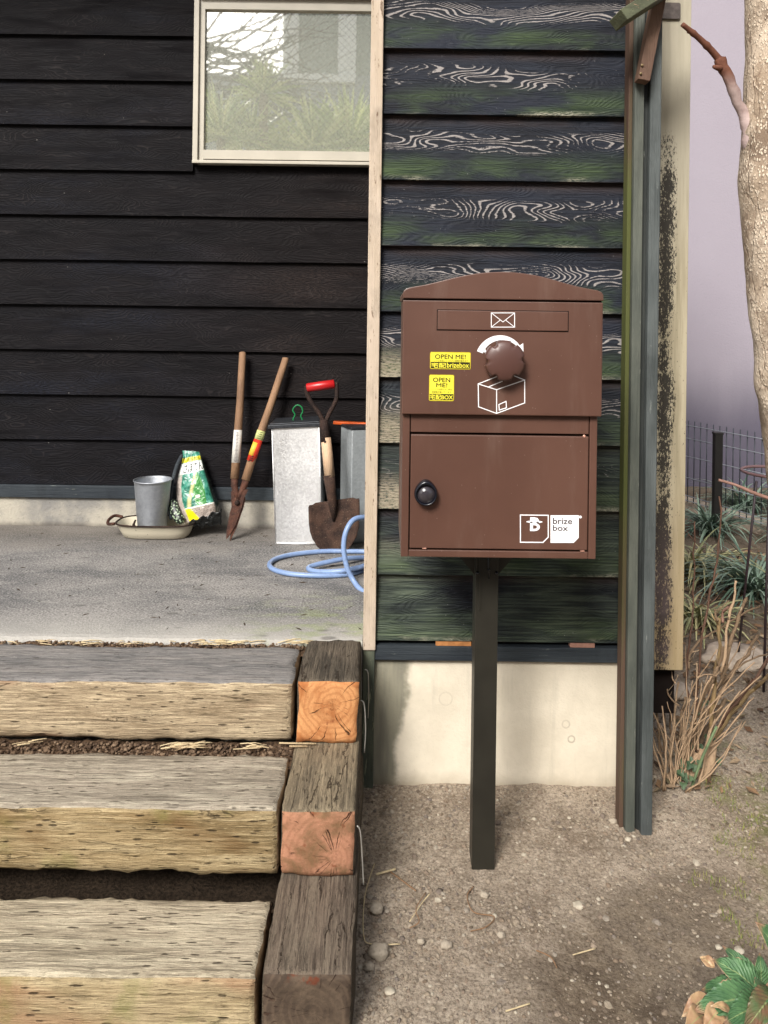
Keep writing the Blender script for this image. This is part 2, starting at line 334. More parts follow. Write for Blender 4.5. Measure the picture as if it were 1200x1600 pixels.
ZF0, PF = .371, .1616          # front siding: bottom of lowest board, pitch
ZB0, PB = .528, .1674          # porch siding
M['sid_f'] = siding_mat('weathered_black_siding', ZF0, PF, 'weathered')
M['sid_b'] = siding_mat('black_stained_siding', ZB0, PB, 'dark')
M['conc'] = concrete_mat(); M['found'] = foundation_mat(); M['soil'] = ground_mat(); M['cream'] = cream_mat()
M['brown'] = brown_paint(); M['bark'] = bark_mat()
M['white_mark'] = plain('white_print', (.85, .84, .84, 1), .5, .3, var=.03, bump=0)
M['dark_gap'] = plain('dark_gap', (.01, .007, .006, 1), .9, .1, var=.1, bump=0)
M['olive'] = plain('olive_black_steel', sr(38, 36, 30), .42, .4, var=.15, sc=20, bump=.0002)
M['yellow'] = plain('yellow_foil', sr(224, 214, 66), .3, .5, var=.05, bump=0)
M['gold'] = plain('gold_edge', sr(214, 190, 60), .25, .5, .4, var=.05, bump=0)
M['ink'] = plain('dark_ink', sr(48, 44, 16), .5, .3, var=.05, bump=0)
M['black_ink'] = plain('black_ink', sr(28, 30, 30), .5, .3, var=.05, bump=0)
M['letter'] = plain('grey_lettering', sr(70, 60, 62), .5, .3, var=.05, bump=0)
M['navy'] = plain('black_plastic_rim', sr(12, 14, 22), .25, .5, var=.1, bump=0)
M['corner'] = paint_wood('peeling_cream_board', sr(172, 156, 136), sr(190, 174, 156), sr(96, 76, 58), 2, .35)
M['alu'] = plain('cream_window_frame', sr(176, 170, 156), .4, .35, var=.05, sc=14, bump=.0003)
M['trim_dark'] = paint_wood('black_trim', sr(36, 42, 48), sr(52, 58, 62), sr(92, 96, 92), 0, .2)
M['green_post'] = paint_wood('mossy_batten', sr(66, 72, 62), sr(96, 100, 84), sr(128, 130, 106), 2, .4)
M['post_a'] = paint_wood('grey_green_batten', sr(70, 74, 68), sr(92, 95, 86), sr(120, 122, 112), 2, .2)
M['post_b'] = paint_wood('grey_groove_board', sr(44, 47, 46), sr(60, 63, 60), sr(112, 116, 108), 2, .15, 4.)
M['post_c'] = paint_wood('blue_grey_batten', sr(66, 71, 70), sr(88, 93, 92), sr(116, 120, 116), 2, .2, 8.)
M['brace'] = paint_wood('brown_brace', sr(88, 66, 54), sr(120, 94, 76), sr(150, 126, 100), 2, .2, 5.)
M['beam'] = paint_wood('mossy_beam', sr(64, 66, 52), sr(94, 98, 74), sr(132, 110, 88), 0, .3, 6.)
def edge_strip():
    g = G('mossy_edge_strip', .75, .25); x, y, z = g.sep(g.obj()); n = g.noise(g.scl(g.obj(), (40, 40, 5)), 1, 4)
    zz = g.add(z, g.mul(n, .3)); base = g.mix(g.ss(zz, 1.62, 1.78), sr(76, 80, 42), sr(74, 56, 46)); base = g.mix(g.ss(zz, .95, .55), base, sr(84, 66, 54))
    base = g.mix(g.mul(g.ss(n, .5, .7), .4), base, sr(80, 78, 50)); g.col(base); g.bump(n, .001); return g.m
M['edge'] = edge_strip()

# ------------------------------------------------------------------ mesh builder
class MB:
    def __init__(s): s.v = []; s.f = []; s.mi = []; s.sm = []
    def add(s, vs, fs, mi=0, sm=False):
        k = len(s.v); s.v += [tuple(q) for q in vs]; s.f += [tuple(i+k for i in f) for f in fs]
        s.mi += (mi if isinstance(mi, list) else [mi]*len(fs)); s.sm += [sm]*len(fs); return s
    def box(s, x0, x1, y0, y1, z0, z1, mi=0):
        vs = [(x, y, z) for z in (z0, z1) for y in (y0, y1) for x in (x0, x1)]
        return s.add(vs, [(0, 2, 3, 1), (4, 5, 7, 6), (0, 1, 5, 4), (2, 6, 7, 3), (0, 4, 6, 2), (1, 3, 7, 5)], mi)
    def obox(s, a, b, wx, wy, up=Vector((0, 1, 0)), mi=0):
        """bar from a to b, width wx across, wy along 'up'"""
        a, b = Vector(a), Vector(b); d = (b-a).normalized(); sx = d.cross(up).normalized(); u = sx.cross(d).normalized()
        vs = [p+sx*i*wx/2+u*j*wy/2 for p in (a, b) for i, j in ((-1, -1), (1, -1), (1, 1), (-1, 1))]
        return s.add(vs, [(0, 1, 2, 3), (7, 6, 5, 4), (0, 4, 5, 1), (1, 5, 6, 2), (2, 6, 7, 3), (3, 7, 4, 0)], mi)
    def prism(s, poly, y0, y1, mi=0):
        """poly in XZ (counter-clockwise seen from -Y), extruded y0 (front) .. y1"""
        n = len(poly); vs = [(x, y0, z) for x, z in poly]+[(x, y1, z) for x, z in poly]
        fs = [tuple(range(n)), tuple(range(2*n-1, n-1, -1))]+[(i, i+n, (i+1) % n+n, (i+1) % n) for i in range(n)]
        return s.add(vs, fs, mi)
    def tube(s, pts, rad, seg=8, mi=0, closed=False, caps=True, flat=1.):
        pts = [Vector(p) for p in pts]; n = len(pts)
        rad = rad if isinstance(rad, (list, tuple)) else [rad]*n
        vs = []; ref = None
        for i, p in enumerate(pts):
            a = pts[(i-1) % n] if (closed or i > 0) else p; b = pts[(i+1) % n] if (closed or i < n-1) else p
            d = (b-a).normalized()
            if ref is None: ref = Vector((0, 1, 0)) if abs(d.y) < .9 else Vector((1, 0, 0))
            u = (ref-d*ref.dot(d)); u = u.normalized() if u.length > 1e-6 else d.orthogonal().normalized(); ref = u; t = d.cross(u)
            for k in range(seg):
                q = 2*math.pi*k/seg; vs.append(p+(u*math.cos(q)*flat+t*math.sin(q))*rad[i])
        fs = []
        for i in range(n if closed else n-1):
            for k in range(seg):
                a = i*seg+k; b = i*seg+(k+1) % seg; c = ((i+1) % n)*seg+(k+1) % seg; d = ((i+1) % n)*seg+k; fs.append((a, b, c, d))
        if caps and not closed: fs += [tuple(range(seg-1, -1, -1)), tuple((n-1)*seg+k for k in range(seg))]
        return s.add(vs, fs, mi, True)
    def lathe(s, prof, c, seg=32, mi=0, axis='z', caps=False):
        vs = []; c = Vector(c)
        for r, h in prof:
            for k in range(seg):
                q = 2*math.pi*k/seg
                vs.append(c+(Vector((r*math.cos(q), r*math.sin(q), h)) if axis == 'z' else Vector((r*math.cos(q), -h, r*math.sin(q)))))
        fs = [(i*seg+k, i*seg+(k+1) % seg, (i+1)*seg+(k+1) % seg, (i+1)*seg+k) for i in range(len(prof)-1) for k in range(seg)]
        return s.add(vs, fs, mi, True)
    def build(s, name, mats, parent=None, bevel=0, solid=0, sub=0, loc=None):
        me = bpy.data.meshes.new(name); 
        off = Vector(loc) if loc is not None else None
        vv = [tuple(Vector(q)-off) for q in s.v] if off is not None else s.v
        me.from_pydata(vv, [], s.f)
        for m in (mats if isinstance(mats, list) else [mats]): me.materials.append(m)
        me.polygons.foreach_set('material_index', s.mi); me.polygons.foreach_set('use_smooth', s.sm); me.update()
        bm = bmesh.new(); bm.from_mesh(me); bmesh.ops.recalc_face_normals(bm, faces=bm.faces); bm.to_mesh(me); bm.free()
        o = bpy.data.objects.new(name, me); COL.objects.link(o)
        if off is not None: o.location = off
        if parent is not None: o.parent = parent; 
        if parent is not None and parent.type == 'EMPTY' or (parent is not None and parent.location.length > 0):
            o.matrix_parent_inverse = Matrix.Translation(-world_loc(parent))
        if solid: md = o.modifiers.new('solid', 'SOLIDIFY'); md.thickness = solid; md.offset = 0
        if bevel: md = o.modifiers.new('bevel', 'BEVEL'); md.width = bevel; md.segments = 2; md.limit_method = 'ANGLE'
        if sub: md = o.modifiers.new('sub', 'SUBSURF'); md.levels = sub; md.render_levels = sub
        return o
def world_loc(o):
    l = Vector(o.location)
    if o.parent: l = l + (o.matrix_parent_inverse @ Vector((0, 0, 0))) + world_loc(o.parent)
    return l
def tag(o, label, cat, group=None, kind=None):
    o['label'] = label; o['category'] = cat
    if group: o['group'] = group
    if kind: o['kind'] = kind
    return o
def thing(name, label, cat, loc, group=None, kind=None):
    o = bpy.data.objects.new(name, None); COL.objects.link(o); o.location = loc; o.empty_display_size = .1
    return tag(o, label, cat, group, kind)
def text_geo(txt):
    cu = bpy.data.curves.new('t', 'FONT'); cu.body = txt; cu.resolution_u = 3
    ob = bpy.data.objects.new('t', cu); COL.objects.link(ob)
    dg = bpy.context.evaluated_depsgraph_get(); dg.update(); me = bpy.data.meshes.new_from_object(ob.evaluated_get(dg))
    vs = [v.co.copy() for v in me.vertices]; fs = [tuple(p.vertices) for p in me.polygons]
    bpy.data.objects.remove(ob); bpy.data.curves.remove(cu); bpy.data.meshes.remove(me)
    x0 = min(v.x for v in vs); x1 = max(v.x for v in vs); y0 = min(v.y for v in vs); y1 = max(v.y for v in vs)
    return [((v.x-x0)/(x1-x0), (v.y-y0)/(y1-y0)) for v in vs], fs
def fit_text(mb, txt, x0, x1, z0, z1, y, mi=0, bold=0.):
    vs, fs = text_geo(txt)
    for i, (ox, oz) in enumerate(((0, 0), (bold, 0), (-bold, 0), (0, bold), (0, -bold)) if bold else ((0, 0),)):
        mb.add([(x0+a*(x1-x0)+ox, y-.00002*i, z0+b*(z1-z0)+oz) for a, b in vs], fs, mi)
    return mb
def stroke(mb, pts, wd, y, th=.0006, mi=0):
    """flat line segments in XZ"""
    for i in range(len(pts)-1):
        a, b = Vector((pts[i][0], pts[i][1])), Vector((pts[i+1][0], pts[i+1][1])); d = (b-a).normalized(); n = Vector((-d.y, d.x))*wd/2; e = d*wd/2
        mb.prism([tuple(a-e-n), tuple(b+e-n), tuple(b+e+n), tuple(a-e+n)], y-th+i*.00002, y+.0002, mi)
def rrect(x0, x1, z0, z1, r, n=5):
    out = []
    for cx, cz, a0 in ((x1-r, z0+r, -90), (x1-r, z1-r, 0), (x0+r, z1-r, 90), (x0+r, z0+r, 180)):
        for k in range(n+1):
            a = R(a0+90*k/n); out.append((cx+r*math.cos(a), cz+r*math.sin(a)))
    return out
def cr(pts, n=6):
    """Catmull-Rom through points"""
    pts = [Vector(p) for p in pts]; out = []
    for i in range(len(pts)-1):
        p0 = pts[max(i-1, 0)]; p1 = pts[i]; p2 = pts[i+1]; p3 = pts[min(i+2, len(pts)-1)]
        for k in range(n):
            t = k/n; out.append(.5*((2*p1)+(p2-p0)*t+(2*p0-5*p1+4*p2-p3)*t*t+(3*p1-p0-3*p2+p3)*t**3))
    out.append(pts[-1]); return out
def timber(x0, x1, y0, y1, z0, z1, ax, amp=.0025, seed=0, cell=.015, r=.006):
    """subdivided box with worn edges; material slots: 0 top, 1 front/side, 2 ends"""
    bm = bmesh.new(); L = [x1-x0, y1-y0, z1-z0]; n = [max(2, int(l/cell)) for l in L]; n = [min(q, 150) for q in n]
    vid = {}
    def pt(i, j, k):
        key = (i, j, k)
        if key not in vid:
            def cv(t, m, a, b):
                return a+(b-a)*t/m
            p = Vector((cv(i, n[0], x0, x1), cv(j, n[1], y0, y1), cv(k, n[2], z0, z1)))
            ext = [i in (0, n[0]), j in (0, n[1]), k in (0, n[2])]
            c = Vector(((x0+x1)/2, (y0+y1)/2, (z0+z1)/2)); 
            if sum(ext) >= 2:
                wr = r*max(.15, 1.1+1.3*mn.noise(p*14+Vector((seed, 0, 0)))+1.1*mn.noise(p*48+Vector((seed, 2, 0))))
                for q in range(3):
                    if ext[q]: p[q] += (c[q] > p[q])*wr*.6-(c[q] < p[q])*wr*.6
            d = Vector((mn.noise(p*9+Vector((seed, 5, 0))), mn.noise(p*9+Vector((seed, 15, 0))), mn.noise(p*9+Vector((seed, 25, 0)))))
            d2 = Vector((mn.noise(p*45+Vector((seed, 5, 0))), mn.noise(p*45+Vector((seed, 15, 0))), mn.noise(p*45+Vector((seed, 25, 0)))))
            vid[key] = bm.verts.new(p+d*amp+d2*amp*.35)
        return vid[key]
    def face(vs, mi):
        f = bm.faces.new(vs); f.material_index = mi; f.smooth = True
    for i in range(n[0]):
        for j in range(n[1]):
            face([pt(i, j, n[2]), pt(i+1, j, n[2]), pt(i+1, j+1, n[2]), pt(i, j+1, n[2])], 0); face([pt(i, j, 0), pt(i, j+1, 0), pt(i+1, j+1, 0), pt(i+1, j, 0)], 1)
    for i in range(n[0]):
        for k in range(n[2]):
            mi = 1 if ax == 0 else 2
            face([pt(i, 0, k), pt(i+1, 0, k), pt(i+1, 0, k+1), pt(i, 0, k+1)], mi); face([pt(i, n[1], k), pt(i, n[1], k+1), pt(i+1, n[1], k+1), pt(i+1, n[1], k)], mi)
    for j in range(n[1]):
        for k in range(n[2]):
            mi = 2 if ax == 0 else 1
            face([pt(0, j, k), pt(0, j, k+1), pt(0, j+1, k+1), pt(0, j+1, k)], mi); face([pt(n[0], j, k), pt(n[0], j+1, k), pt(n[0], j+1, k+1), pt(n[0], j, k+1)], mi)
    return bm
def bm_obj(name, bm, mats, parent=None):
    me = bpy.data.meshes.new(name); bm.to_mesh(me); bm.free()
    for m in mats: me.materials.append(m)
    o = bpy.data.objects.new(name, me); COL.objects.link(o); o.parent = parent; return o

# ================================================================== GROUND
YB, YF, ZP = 2.90, 1.92, .371
def gz(x, y):
    h = .010*mn.noise(Vector((x*2.2, y*2.2, 0)))+.006*mn.noise(Vector((x*9, y*9, 3)))+.0035*mn.noise(Vector((x*40, y*40, 7)))
    if y > 1.6 and x < .6: h += .012*min(1, (y-1.6)/.3)
    return h
def axis(lo, hi, step, far):
    a = [lo+i*step for i in range(int((hi-lo)/step)+1)]; l = []; r = []; d = step*2; p = lo
    while p > -far: p -= d; d *= 1.5; l.append(p)
    d = step*2; p = a[-1]
    while p < far: p += d; d *= 1.5; r.append(p)
    return l[::-1]+a+r
gxs = axis(-.3, 2.0, .012, 250); gys = axis(.7, 3.4, .012, 250)
mb = MB(); vs = [(x, y, gz(x, y) if abs(x) < 6 and abs(y) < 8 else 0) for y in gys for x in gxs]
nx = len(gxs); mb.add(vs, [(j*nx+i, j*nx+i+1, (j+1)*nx+i+1, (j+1)*nx+i) for j in range(len(gys)-1) for i in range(nx-1)], 0, True)
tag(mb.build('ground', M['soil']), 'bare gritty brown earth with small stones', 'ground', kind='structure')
# porch slab
mb = MB(); sx = [-2.6+i*.02 for i in range(128)]+[-.0425]
def zfront(x): return .004*mn.noise(Vector((x*14, 0, 0)))+.003*mn.noise(Vector((x*60, 0, 1)))
rows = [(0, -.25), (0, -.012), (.006, -.002), (.02, 0), (1.02, 0)]
vs = [(x, 1.893+a+(zfront(x) if a < .1 else 0), ZP+b+(.002*mn.noise(Vector((x*30, 3, 0))) if a < .01 else 0)) for a, b in rows for x in sx]; n = len(sx)
mb.add(vs, [(j*n+i, j*n+i+1, (j+1)*n+i+1, (j+1)*n+i) for j in range(len(rows)-1) for i in range(n-1)], 0, False)
n_ = len(mb.v); mb.add([(-.0425, 1.972, ZP), (.62, 1.972, ZP), (.62, 2.92, ZP), (-.0425, 2.92, ZP)], [(0, 1, 2, 3)])
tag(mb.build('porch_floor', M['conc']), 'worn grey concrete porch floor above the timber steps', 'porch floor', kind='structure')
# soil packed between and behind the sleepers
def soilstrip(x0, x1, y0, y1, z, amp=.006, seed=0):
    mb = MB(); xs = [x0+(x1-x0)*i/220 for i in range(221)]; ys = [y0+(y1-y0)*j/10 for j in range(11)]
    vs = [(x, y, z+amp*mn.noise(Vector((x*16, y*20, seed)))+amp*.8*mn.noise(Vector((x*60, y*60, seed)))) for y in ys for x in xs]; n = len(xs)
    return mb.add(vs, [(j*n+i, j*n+i+1, (j+1)*n+i+1, (j+1)*n+i) for j in range(10) for i in range(n-1)], 0, True)
g = G('dark_step_soil', .95, .1); n1 = g.noise(g.obj(), 140, 5, .75); n2 = g.noise(g.obj(), 20, 3)
g.col(g.mix(g.ss(n1, .4, .65), sr(98, 78, 60), sr(44, 34, 28))); g.bump(g.add(n1, n2), .006); M['step_soil'] = g.m
M['shade_soil'] = plain('painted_shade_soil', sr(44, 36, 28), .95, .1, var=.5, sc=150, bump=.004)  # blacker soil for the lowest joint, its deep shade painted into the colour
for (a, b, zz, sd, lb) in ((1.84, 1.905, .356, 1, 'line of dark soil between the porch floor and top step'), (1.60, 1.70, .226, 2, 'dark soil packed behind the middle step'), (1.36, 1.75, .040, 3, 'soil painted dark as deep shade behind the bottom step')):
    tag(soilstrip(-2.2, -.17, a, b, zz, .006, sd).build('soil', M['step_soil'] if sd < 3 else M['shade_soil']), lb, 'soil', kind='structure')

# ================================================================== HOUSE
house = thing('house', 'old timber house with black weatherboards, recessed porch and cream trim', 'house', (0, YB, 0))
def siding(x0, x1, y, z0, pitch, n, over=.012, seed=0, cut=None):
    mb = MB()
    for i in range(n):
        za = z0+i*pitch; zb = za+pitch+over; a0, a1 = x0, x1
        if cut and za > cut[1]-.03: a1 = cut[0]
        N = 40; vs = []
        for k in range(N+1):
            x = a0+(a1-a0)*k/N; w1 = .0012*mn.noise(Vector((x*3, i*7.1, seed))); w2 = .0015*mn.noise(Vector((x*5, i*3.3, seed+9)))
            vs += [(x, y-.021+w1, za+w2), (x, y-.004+w1, zb+w2), (x, y-.002, za+w2)]
        fs = []
        for k in range(N): a = k*3; fs += [(a, a+3, a+4, a+1), (a+2, a+5, a+3, a)]
        fs += [(0, 1, 2), (N*3, N*3+2, N*3+1)]
        mb.add(vs, fs)
    return mb
XW = P(305, 200, YB).x; ZW = P(440, 260, YB).z        # window outer corner
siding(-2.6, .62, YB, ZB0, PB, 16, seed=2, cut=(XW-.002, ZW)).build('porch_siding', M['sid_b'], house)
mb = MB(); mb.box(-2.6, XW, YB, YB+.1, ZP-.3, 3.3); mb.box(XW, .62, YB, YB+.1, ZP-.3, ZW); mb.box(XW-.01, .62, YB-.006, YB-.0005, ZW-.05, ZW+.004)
mb.build('porch_wall', M['sid_b'], house)
mb = MB(); mb.box(-2.6, .62, YB-.026, YB+.02, ZB0-.05, ZB0-.002); mb.build('base_trim', M['trim_dark'], house, bevel=.003)
def bfound():
    g = G('porch_foundation', .85, .2); o = g.obj(); x, y, z = g.sep(o); b = g.noise(o, 7, 5); f = g.noise(o, 120, 4, .7)
    base = g.mix(g.ss(b, .35, .65), sr(124, 122, 118), sr(168, 162, 148)); base = g.mix(g.mul(g.ss(f, .58, .7), .4), base, sr(90, 84, 76))
    base = g.mix(g.mul(g.ss(g.add(z, g.mul(b, .04)), .415, .385), .7), base, sr(70, 62, 56)); g.col(base); g.bump(g.add(b, f), .003); return g.m
mb = MB(); mb.box(-2.6, .62, YB-.012, YB+.02, ZP-.05, ZB0-.051); mb.build('porch_foundation', bfound(), house)
# return wall, porch roof (above the frame)
M['soffit'] = plain('soffit_boards', sr(120, 110, 98), .8, .2, var=.15, sc=8)
mb = MB(); mb.box(.62, .66, 1.95, YB+.1, 0, 3.3); mb.build('return_wall', M['sid_b'], house)
mb = MB(); mb.box(-2.9, .95, 1.9, YB+.3, 3.2, 3.26); mb.build('roof', M['soffit'], house, bevel=.005)
# window
def glass():
    g = G('wired_frosted_glass', .35, .4); o = g.obj(); x, y, z = g.sep(o)
    k = 38.
    d1 = g.M('ABSOLUTE', g.M('SUBTRACT', g.M('FRACT', g.mul(g.add(x, z), k)), .5)); d2 = g.M('ABSOLUTE', g.M('SUBTRACT', g.M('FRACT', g.mul(g.M('SUBTRACT', x, z), k)), .5))
    wire = g.M('MAXIMUM', g.ss(d1, .05, .03), g.ss(d2, .05, .03))
    b = g.noise(o, 5, 3); g.col(g.mix(g.mul(wire, .8), g.mix(b, sr(204, 208, 190), sr(220, 224, 210)), sr(110, 108, 96)))
    gl = g.nd('ShaderNodeBsdfGlossy', {'Color': (.95, .96, .92, 1), 'Roughness': .02}); out = g.t.nodes['Material Output']
    bump = g.nd('ShaderNodeBump', {'Height': g.noise(o, 60, 2), 'Distance': .0001, 'Strength': .12}); g.t.links.new(bump.outputs[0], gl.inputs['Normal'])
    fac = g.M('SUBTRACT', .72, g.mul(wire, .34)); mx = g.nd('ShaderNodeMixShader', {0: fac, 1: g.b.outputs[0], 2: gl.outputs[0]}); g.t.links.new(mx.outputs[0], out.inputs['Surface'])
    return g.m
win = bpy.data.objects.new('window', None); COL.objects.link(win); win.parent = house
win.matrix_parent_inverse = Matrix.Translation(-Vector(house.location)); win.location = (XW, YB, ZW)
px = lambda x, y=130: P(x, y, YB).x
pz = lambda y, x=440: P(x, y, YB).z
XR = .13; ZT = ZW+.98
mb = MB()
mb.box(XW, px(314), YB-.04, YB+.03, ZW, ZT); mb.box(XW, XR, YB-.045, YB+.03, ZW, ZW+.012); mb.box(XW, XR, YB-.04, YB+.03, ZT, ZT+.03)
mb.box(XR-.02, XR, YB-.04, YB+.03, ZW+.012, ZT)
mb.build('window_frame', M['alu'], win, bevel=.002)
zs0, zs1 = pz(238), pz(20)
mb = MB(); mb.box(px(314)+.001, px(322), YB-.028, YB+.02, ZW+.013, ZT-.001); mb.box(px(322), XR-.021, YB-.028, YB+.02, zs1, pz(2)); mb.box(px(322), XR-.021, YB-.028, YB+.02, pz(252), zs0)
mb.box(px(322), XR-.021, YB-.034, YB+.01, ZW+.013, pz(254.5))
mb.build('sash', M['alu'], win, bevel=.002)
mb = MB(); mb.box(px(321), XR-.021, YB-.012, YB-.006, zs0-.004, zs1+.004); mb.build('pane', glass(), win)
mb = MB(); mb.box(px(322), XR-.021, YB-.012, YB-.006, pz(2)+.002, ZT-.001); mb.build('pane', glass(), win)
mb = MB(); mb.box(XW+.02, XR, YB-.05, YB-.0, pz(3), pz(.5)); mb.build('window_rail', M['alu'], win, bevel=.001)
# front wall
XL, XRR = -.010, .640
siding(XL, XRR, YF, ZF0, PF, 15, seed=5).build('front_siding', M['sid_f'], house)
mb = MB(); mb.box(XL-.02, XRR, YF, YF+.05, ZF0-.04, 2.9); mb.build('front_wall', M['sid_b'], house)
mb = MB(); mb.box(-.041, -.0105, YF-.032, YF+.055, .350, 2.9); mb.build('corner_board', M['corner'], house, bevel=.002)
mb = MB(); mb.box(-.012, XRR, YF-.022, YF+.05, .322, .358); mb.build('base_trim', M['trim_dark'], house, bevel=.002)
mb = MB()
M['orange_wood'] = plain('fresh_shim_wood', sr(170, 116, 70), .8, .2, var=.2, sc=60)
M['pink_wood'] = plain('pale_shim_wood', sr(160, 120, 104), .8, .2, var=.2, sc=60)
mb.box(P(680, 1000, YF).x, P(735, 1000, YF).x, YF-.019, YF+.02, .3585, .369); mb.build('shim', M['orange_wood'], house)
mb = MB(); mb.box(P(888, 1000, YF).x, P(926, 1000, YF).x, YF-.019, YF+.02, .3585, .369); mb.build('shim', M['pink_wood'], house)
mb = MB(); mb.box(-.041, -.012, YF-.026, YF+.03, -.05, .349); mb.build('corner_batten', M['green_post'], house, bevel=.002)
mb = MB(); N = 60
mb.box(-.0115, XRR-.01, YF-.006, YF+.06, -.1, .3215); mb.build('foundation', M['found'], house)

# post assembly in front of the house corner
M['rust_sc'] = plain('dull_brass_screw', sr(130, 112, 80), .5, .4, .3, var=.1, bump=0)
post = thing('wooden_post', 'tall weathered grey-green wooden post of three battens beside the mailbox', 'post', (.585, 1.78, 0))
mb = MB(); mb.box(.5525, .562, 1.768, 1.80, -.06, 2.3); mb.build('edge_strip', M['edge'], post, bevel=.0015)
mb = MB(); mb.box(.5625, .584, 1.755, 1.80, -.06, 2.3); mb.build('batten', M['post_a'], post, bevel=.002)
mb = MB(); mb.box(.5845, .598, 1.772, 1.80, -.06, 2.3); mb.build('middle_board', M['post_b'], post, bevel=.001)
mb = MB(); mb.box(.5985, .624, 1.757, 1.80, -.06, 2.3); mb.build('batten', M['post_c'], post, bevel=.002)
mb = MB(); mb.obox(P(1003, 128, 1.735), P(1040, -60, 1.735), .027, .03); mb.build('brace', M['brace'], post, bevel=.0015)
mb = MB(); mb.obox(P(966, 32, 1.66), P(1110, -60, 1.74), .027, .05); mb.build('arm', M['beam'], post, bevel=.002)
mb = MB()
for q in ((1003, 102), (1001, 115)): c = P(q[0], q[1], 1.719); mb.lathe([(.0, .003), (.0025, .003), (.003, 0)], c, 12, axis='y')
mb.build('screw', M['rust_sc'], post)
# cream panel
wing = thing('wall_panel', 'cream painted wall panel streaked with black mould behind the post', 'wall panel', (.7, 1.98, .27))
mb = MB(); mb.box(.63, .775, 1.975, 2.10, .272, 2.6); mb.build('board', M['cream'], wing, bevel=.002)
M['plate'] = plain('weathered_steel_plate', sr(92, 84, 80), .6, .4, .3, var=.25, sc=80)
mb = MB(); a = P(1034, 4, 1.97); b = P(1063, 30, 1.97); mb.prism(rrect(a.x, b.x, b.z, a.z, .006), 1.968, 1.976); mb.build('metal_plate', M['plate'], wing, bevel=.0008)
mb = MB(); mb.box(.635, .77, 2.02, 2.09, .14, .2718); mb.build('painted_void_shade', M['dark_gap'], wing)  # black block painting the shade of the void under the panel

# ================================================================== STEPS (railway sleepers)
T = lambda *a, **k: timber_mat(*a, **k)
t1t = T('sleeper_top_grey', 0, sr(112, 110, 108), sr(136, 132, 128), sr(148, 142, 136), dashes=.5, cracks=.3, seed=1.)
t1f = T('sleeper_front_tan', 0, sr(146, 128, 102), sr(176, 158, 130), sr(192, 174, 144), dashes=.9, cracks=.5, seed=2., blot=sr(132, 92, 70))
t2t = T('sleeper_top_pale', 0, sr(142, 132, 116), sr(172, 160, 142), sr(186, 176, 156), dashes=.7, cracks=.2, seed=3.)
t2f = T('sleeper_front_ochre', 0, sr(134, 114, 80), sr(166, 146, 110), sr(182, 164, 128), dashes=1., cracks=.5, seed=4., moss=.35, blot=sr(108, 80, 48))
t3t = T('sleeper_top_buff', 0, sr(156, 144, 122), sr(186, 172, 148), sr(202, 190, 164), dashes=1., cracks=.35, seed=5., dscale=.8)
t3f = T('sleeper_front_yellow', 0, sr(156, 138, 104), sr(182, 164, 130), sr(196, 178, 142), dashes=1., cracks=.4, seed=6., moss=.5, blot=sr(160, 122, 92))
e0 = endgrain_mat('sleeper_end', -.1, .2, sr(120, 96, 70), sr(140, 116, 88), sr(90, 70, 50))
treads = [(-2.2, -.187, 1.681, 1.867, .236, .365, t1t, t1f, 'grey topped timber sleeper forming the top step below the porch', 11),
          (-2.2, -.185, 1.451, 1.636, .112, .236, t2t, t2f, 'ochre fronted timber sleeper forming the middle step', 12),
          (-2.2, -.190, 1.239, 1.412, -.04, .100, t3t, t3f, 'broad buff timber sleeper forming the bottom step at the photo edge', 13)]
for x0, x1, y0, y1, z0, z1, mt, mf, lb, sd in treads:
    tag(bm_obj('timber_sleeper', timber(x0, x1, y0, y1, z0, z1, 0, seed=sd, amp=.003, cell=.012, r=.0055), [mt, mf, e0]), lb, 'sleeper', 'timber sleepers forming the steps')
r1t = T('rail_top_dark', 1, sr(70, 64, 56), sr(96, 86, 74), sr(108, 98, 84), dashes=.3, cracks=.8, seed=7.)
r2t = T('rail_top_brown', 1, sr(106, 96, 80), sr(134, 120, 98), sr(146, 132, 108), dashes=.5, cracks=.9, seed=8.)
r3t = T('rail_top_grey', 1, sr(88, 78, 68), sr(116, 102, 88), sr(126, 114, 98), dashes=.3, cracks=.9, seed=9.)
rs = T('rail_side', 1, sr(70, 62, 52), sr(92, 82, 68), sr(100, 90, 76), dashes=.3, cracks=.6, seed=10.)
ea = endgrain_mat('end_orange', -.10, .32, sr(160, 100, 58), sr(196, 142, 94), sr(150, 92, 54), 1.)
eb = endgrain_mat('end_pink', -.08, .15, sr(120, 92, 66), sr(172, 124, 98), sr(140, 98, 74), 5., 1.)
ec = endgrain_mat('end_dark', -.10, .05, sr(76, 64, 54), sr(98, 84, 70), sr(108, 92, 76), 9., .6)
rails = [(-.179, -.044, 1.679, 1.90, .237, .372, r1t, ea, 'dark topped side sleeper with sawn orange end, top of the stack', 21),
         (-.181, -.042, 1.449, 1.89, .1125, .236, r2t, eb, 'brown side sleeper with cracked pink end in the middle of the stack', 22),
         (-.183, -.036, 1.236, 1.88, -.04, .1115, r3t, ec, 'lowest side sleeper with dark rounded end beside the gravel', 23)]
for x0, x1, y0, y1, z0, z1, mt, me_, lb, sd in rails:
    tag(bm_obj('timber_sleeper', timber(x0, x1, y0, y1, z0, z1, 1, seed=sd, amp=.003, cell=.011, r=.0035), [mt, rs, me_]), lb, 'sleeper', 'side sleepers stacked along the steps')
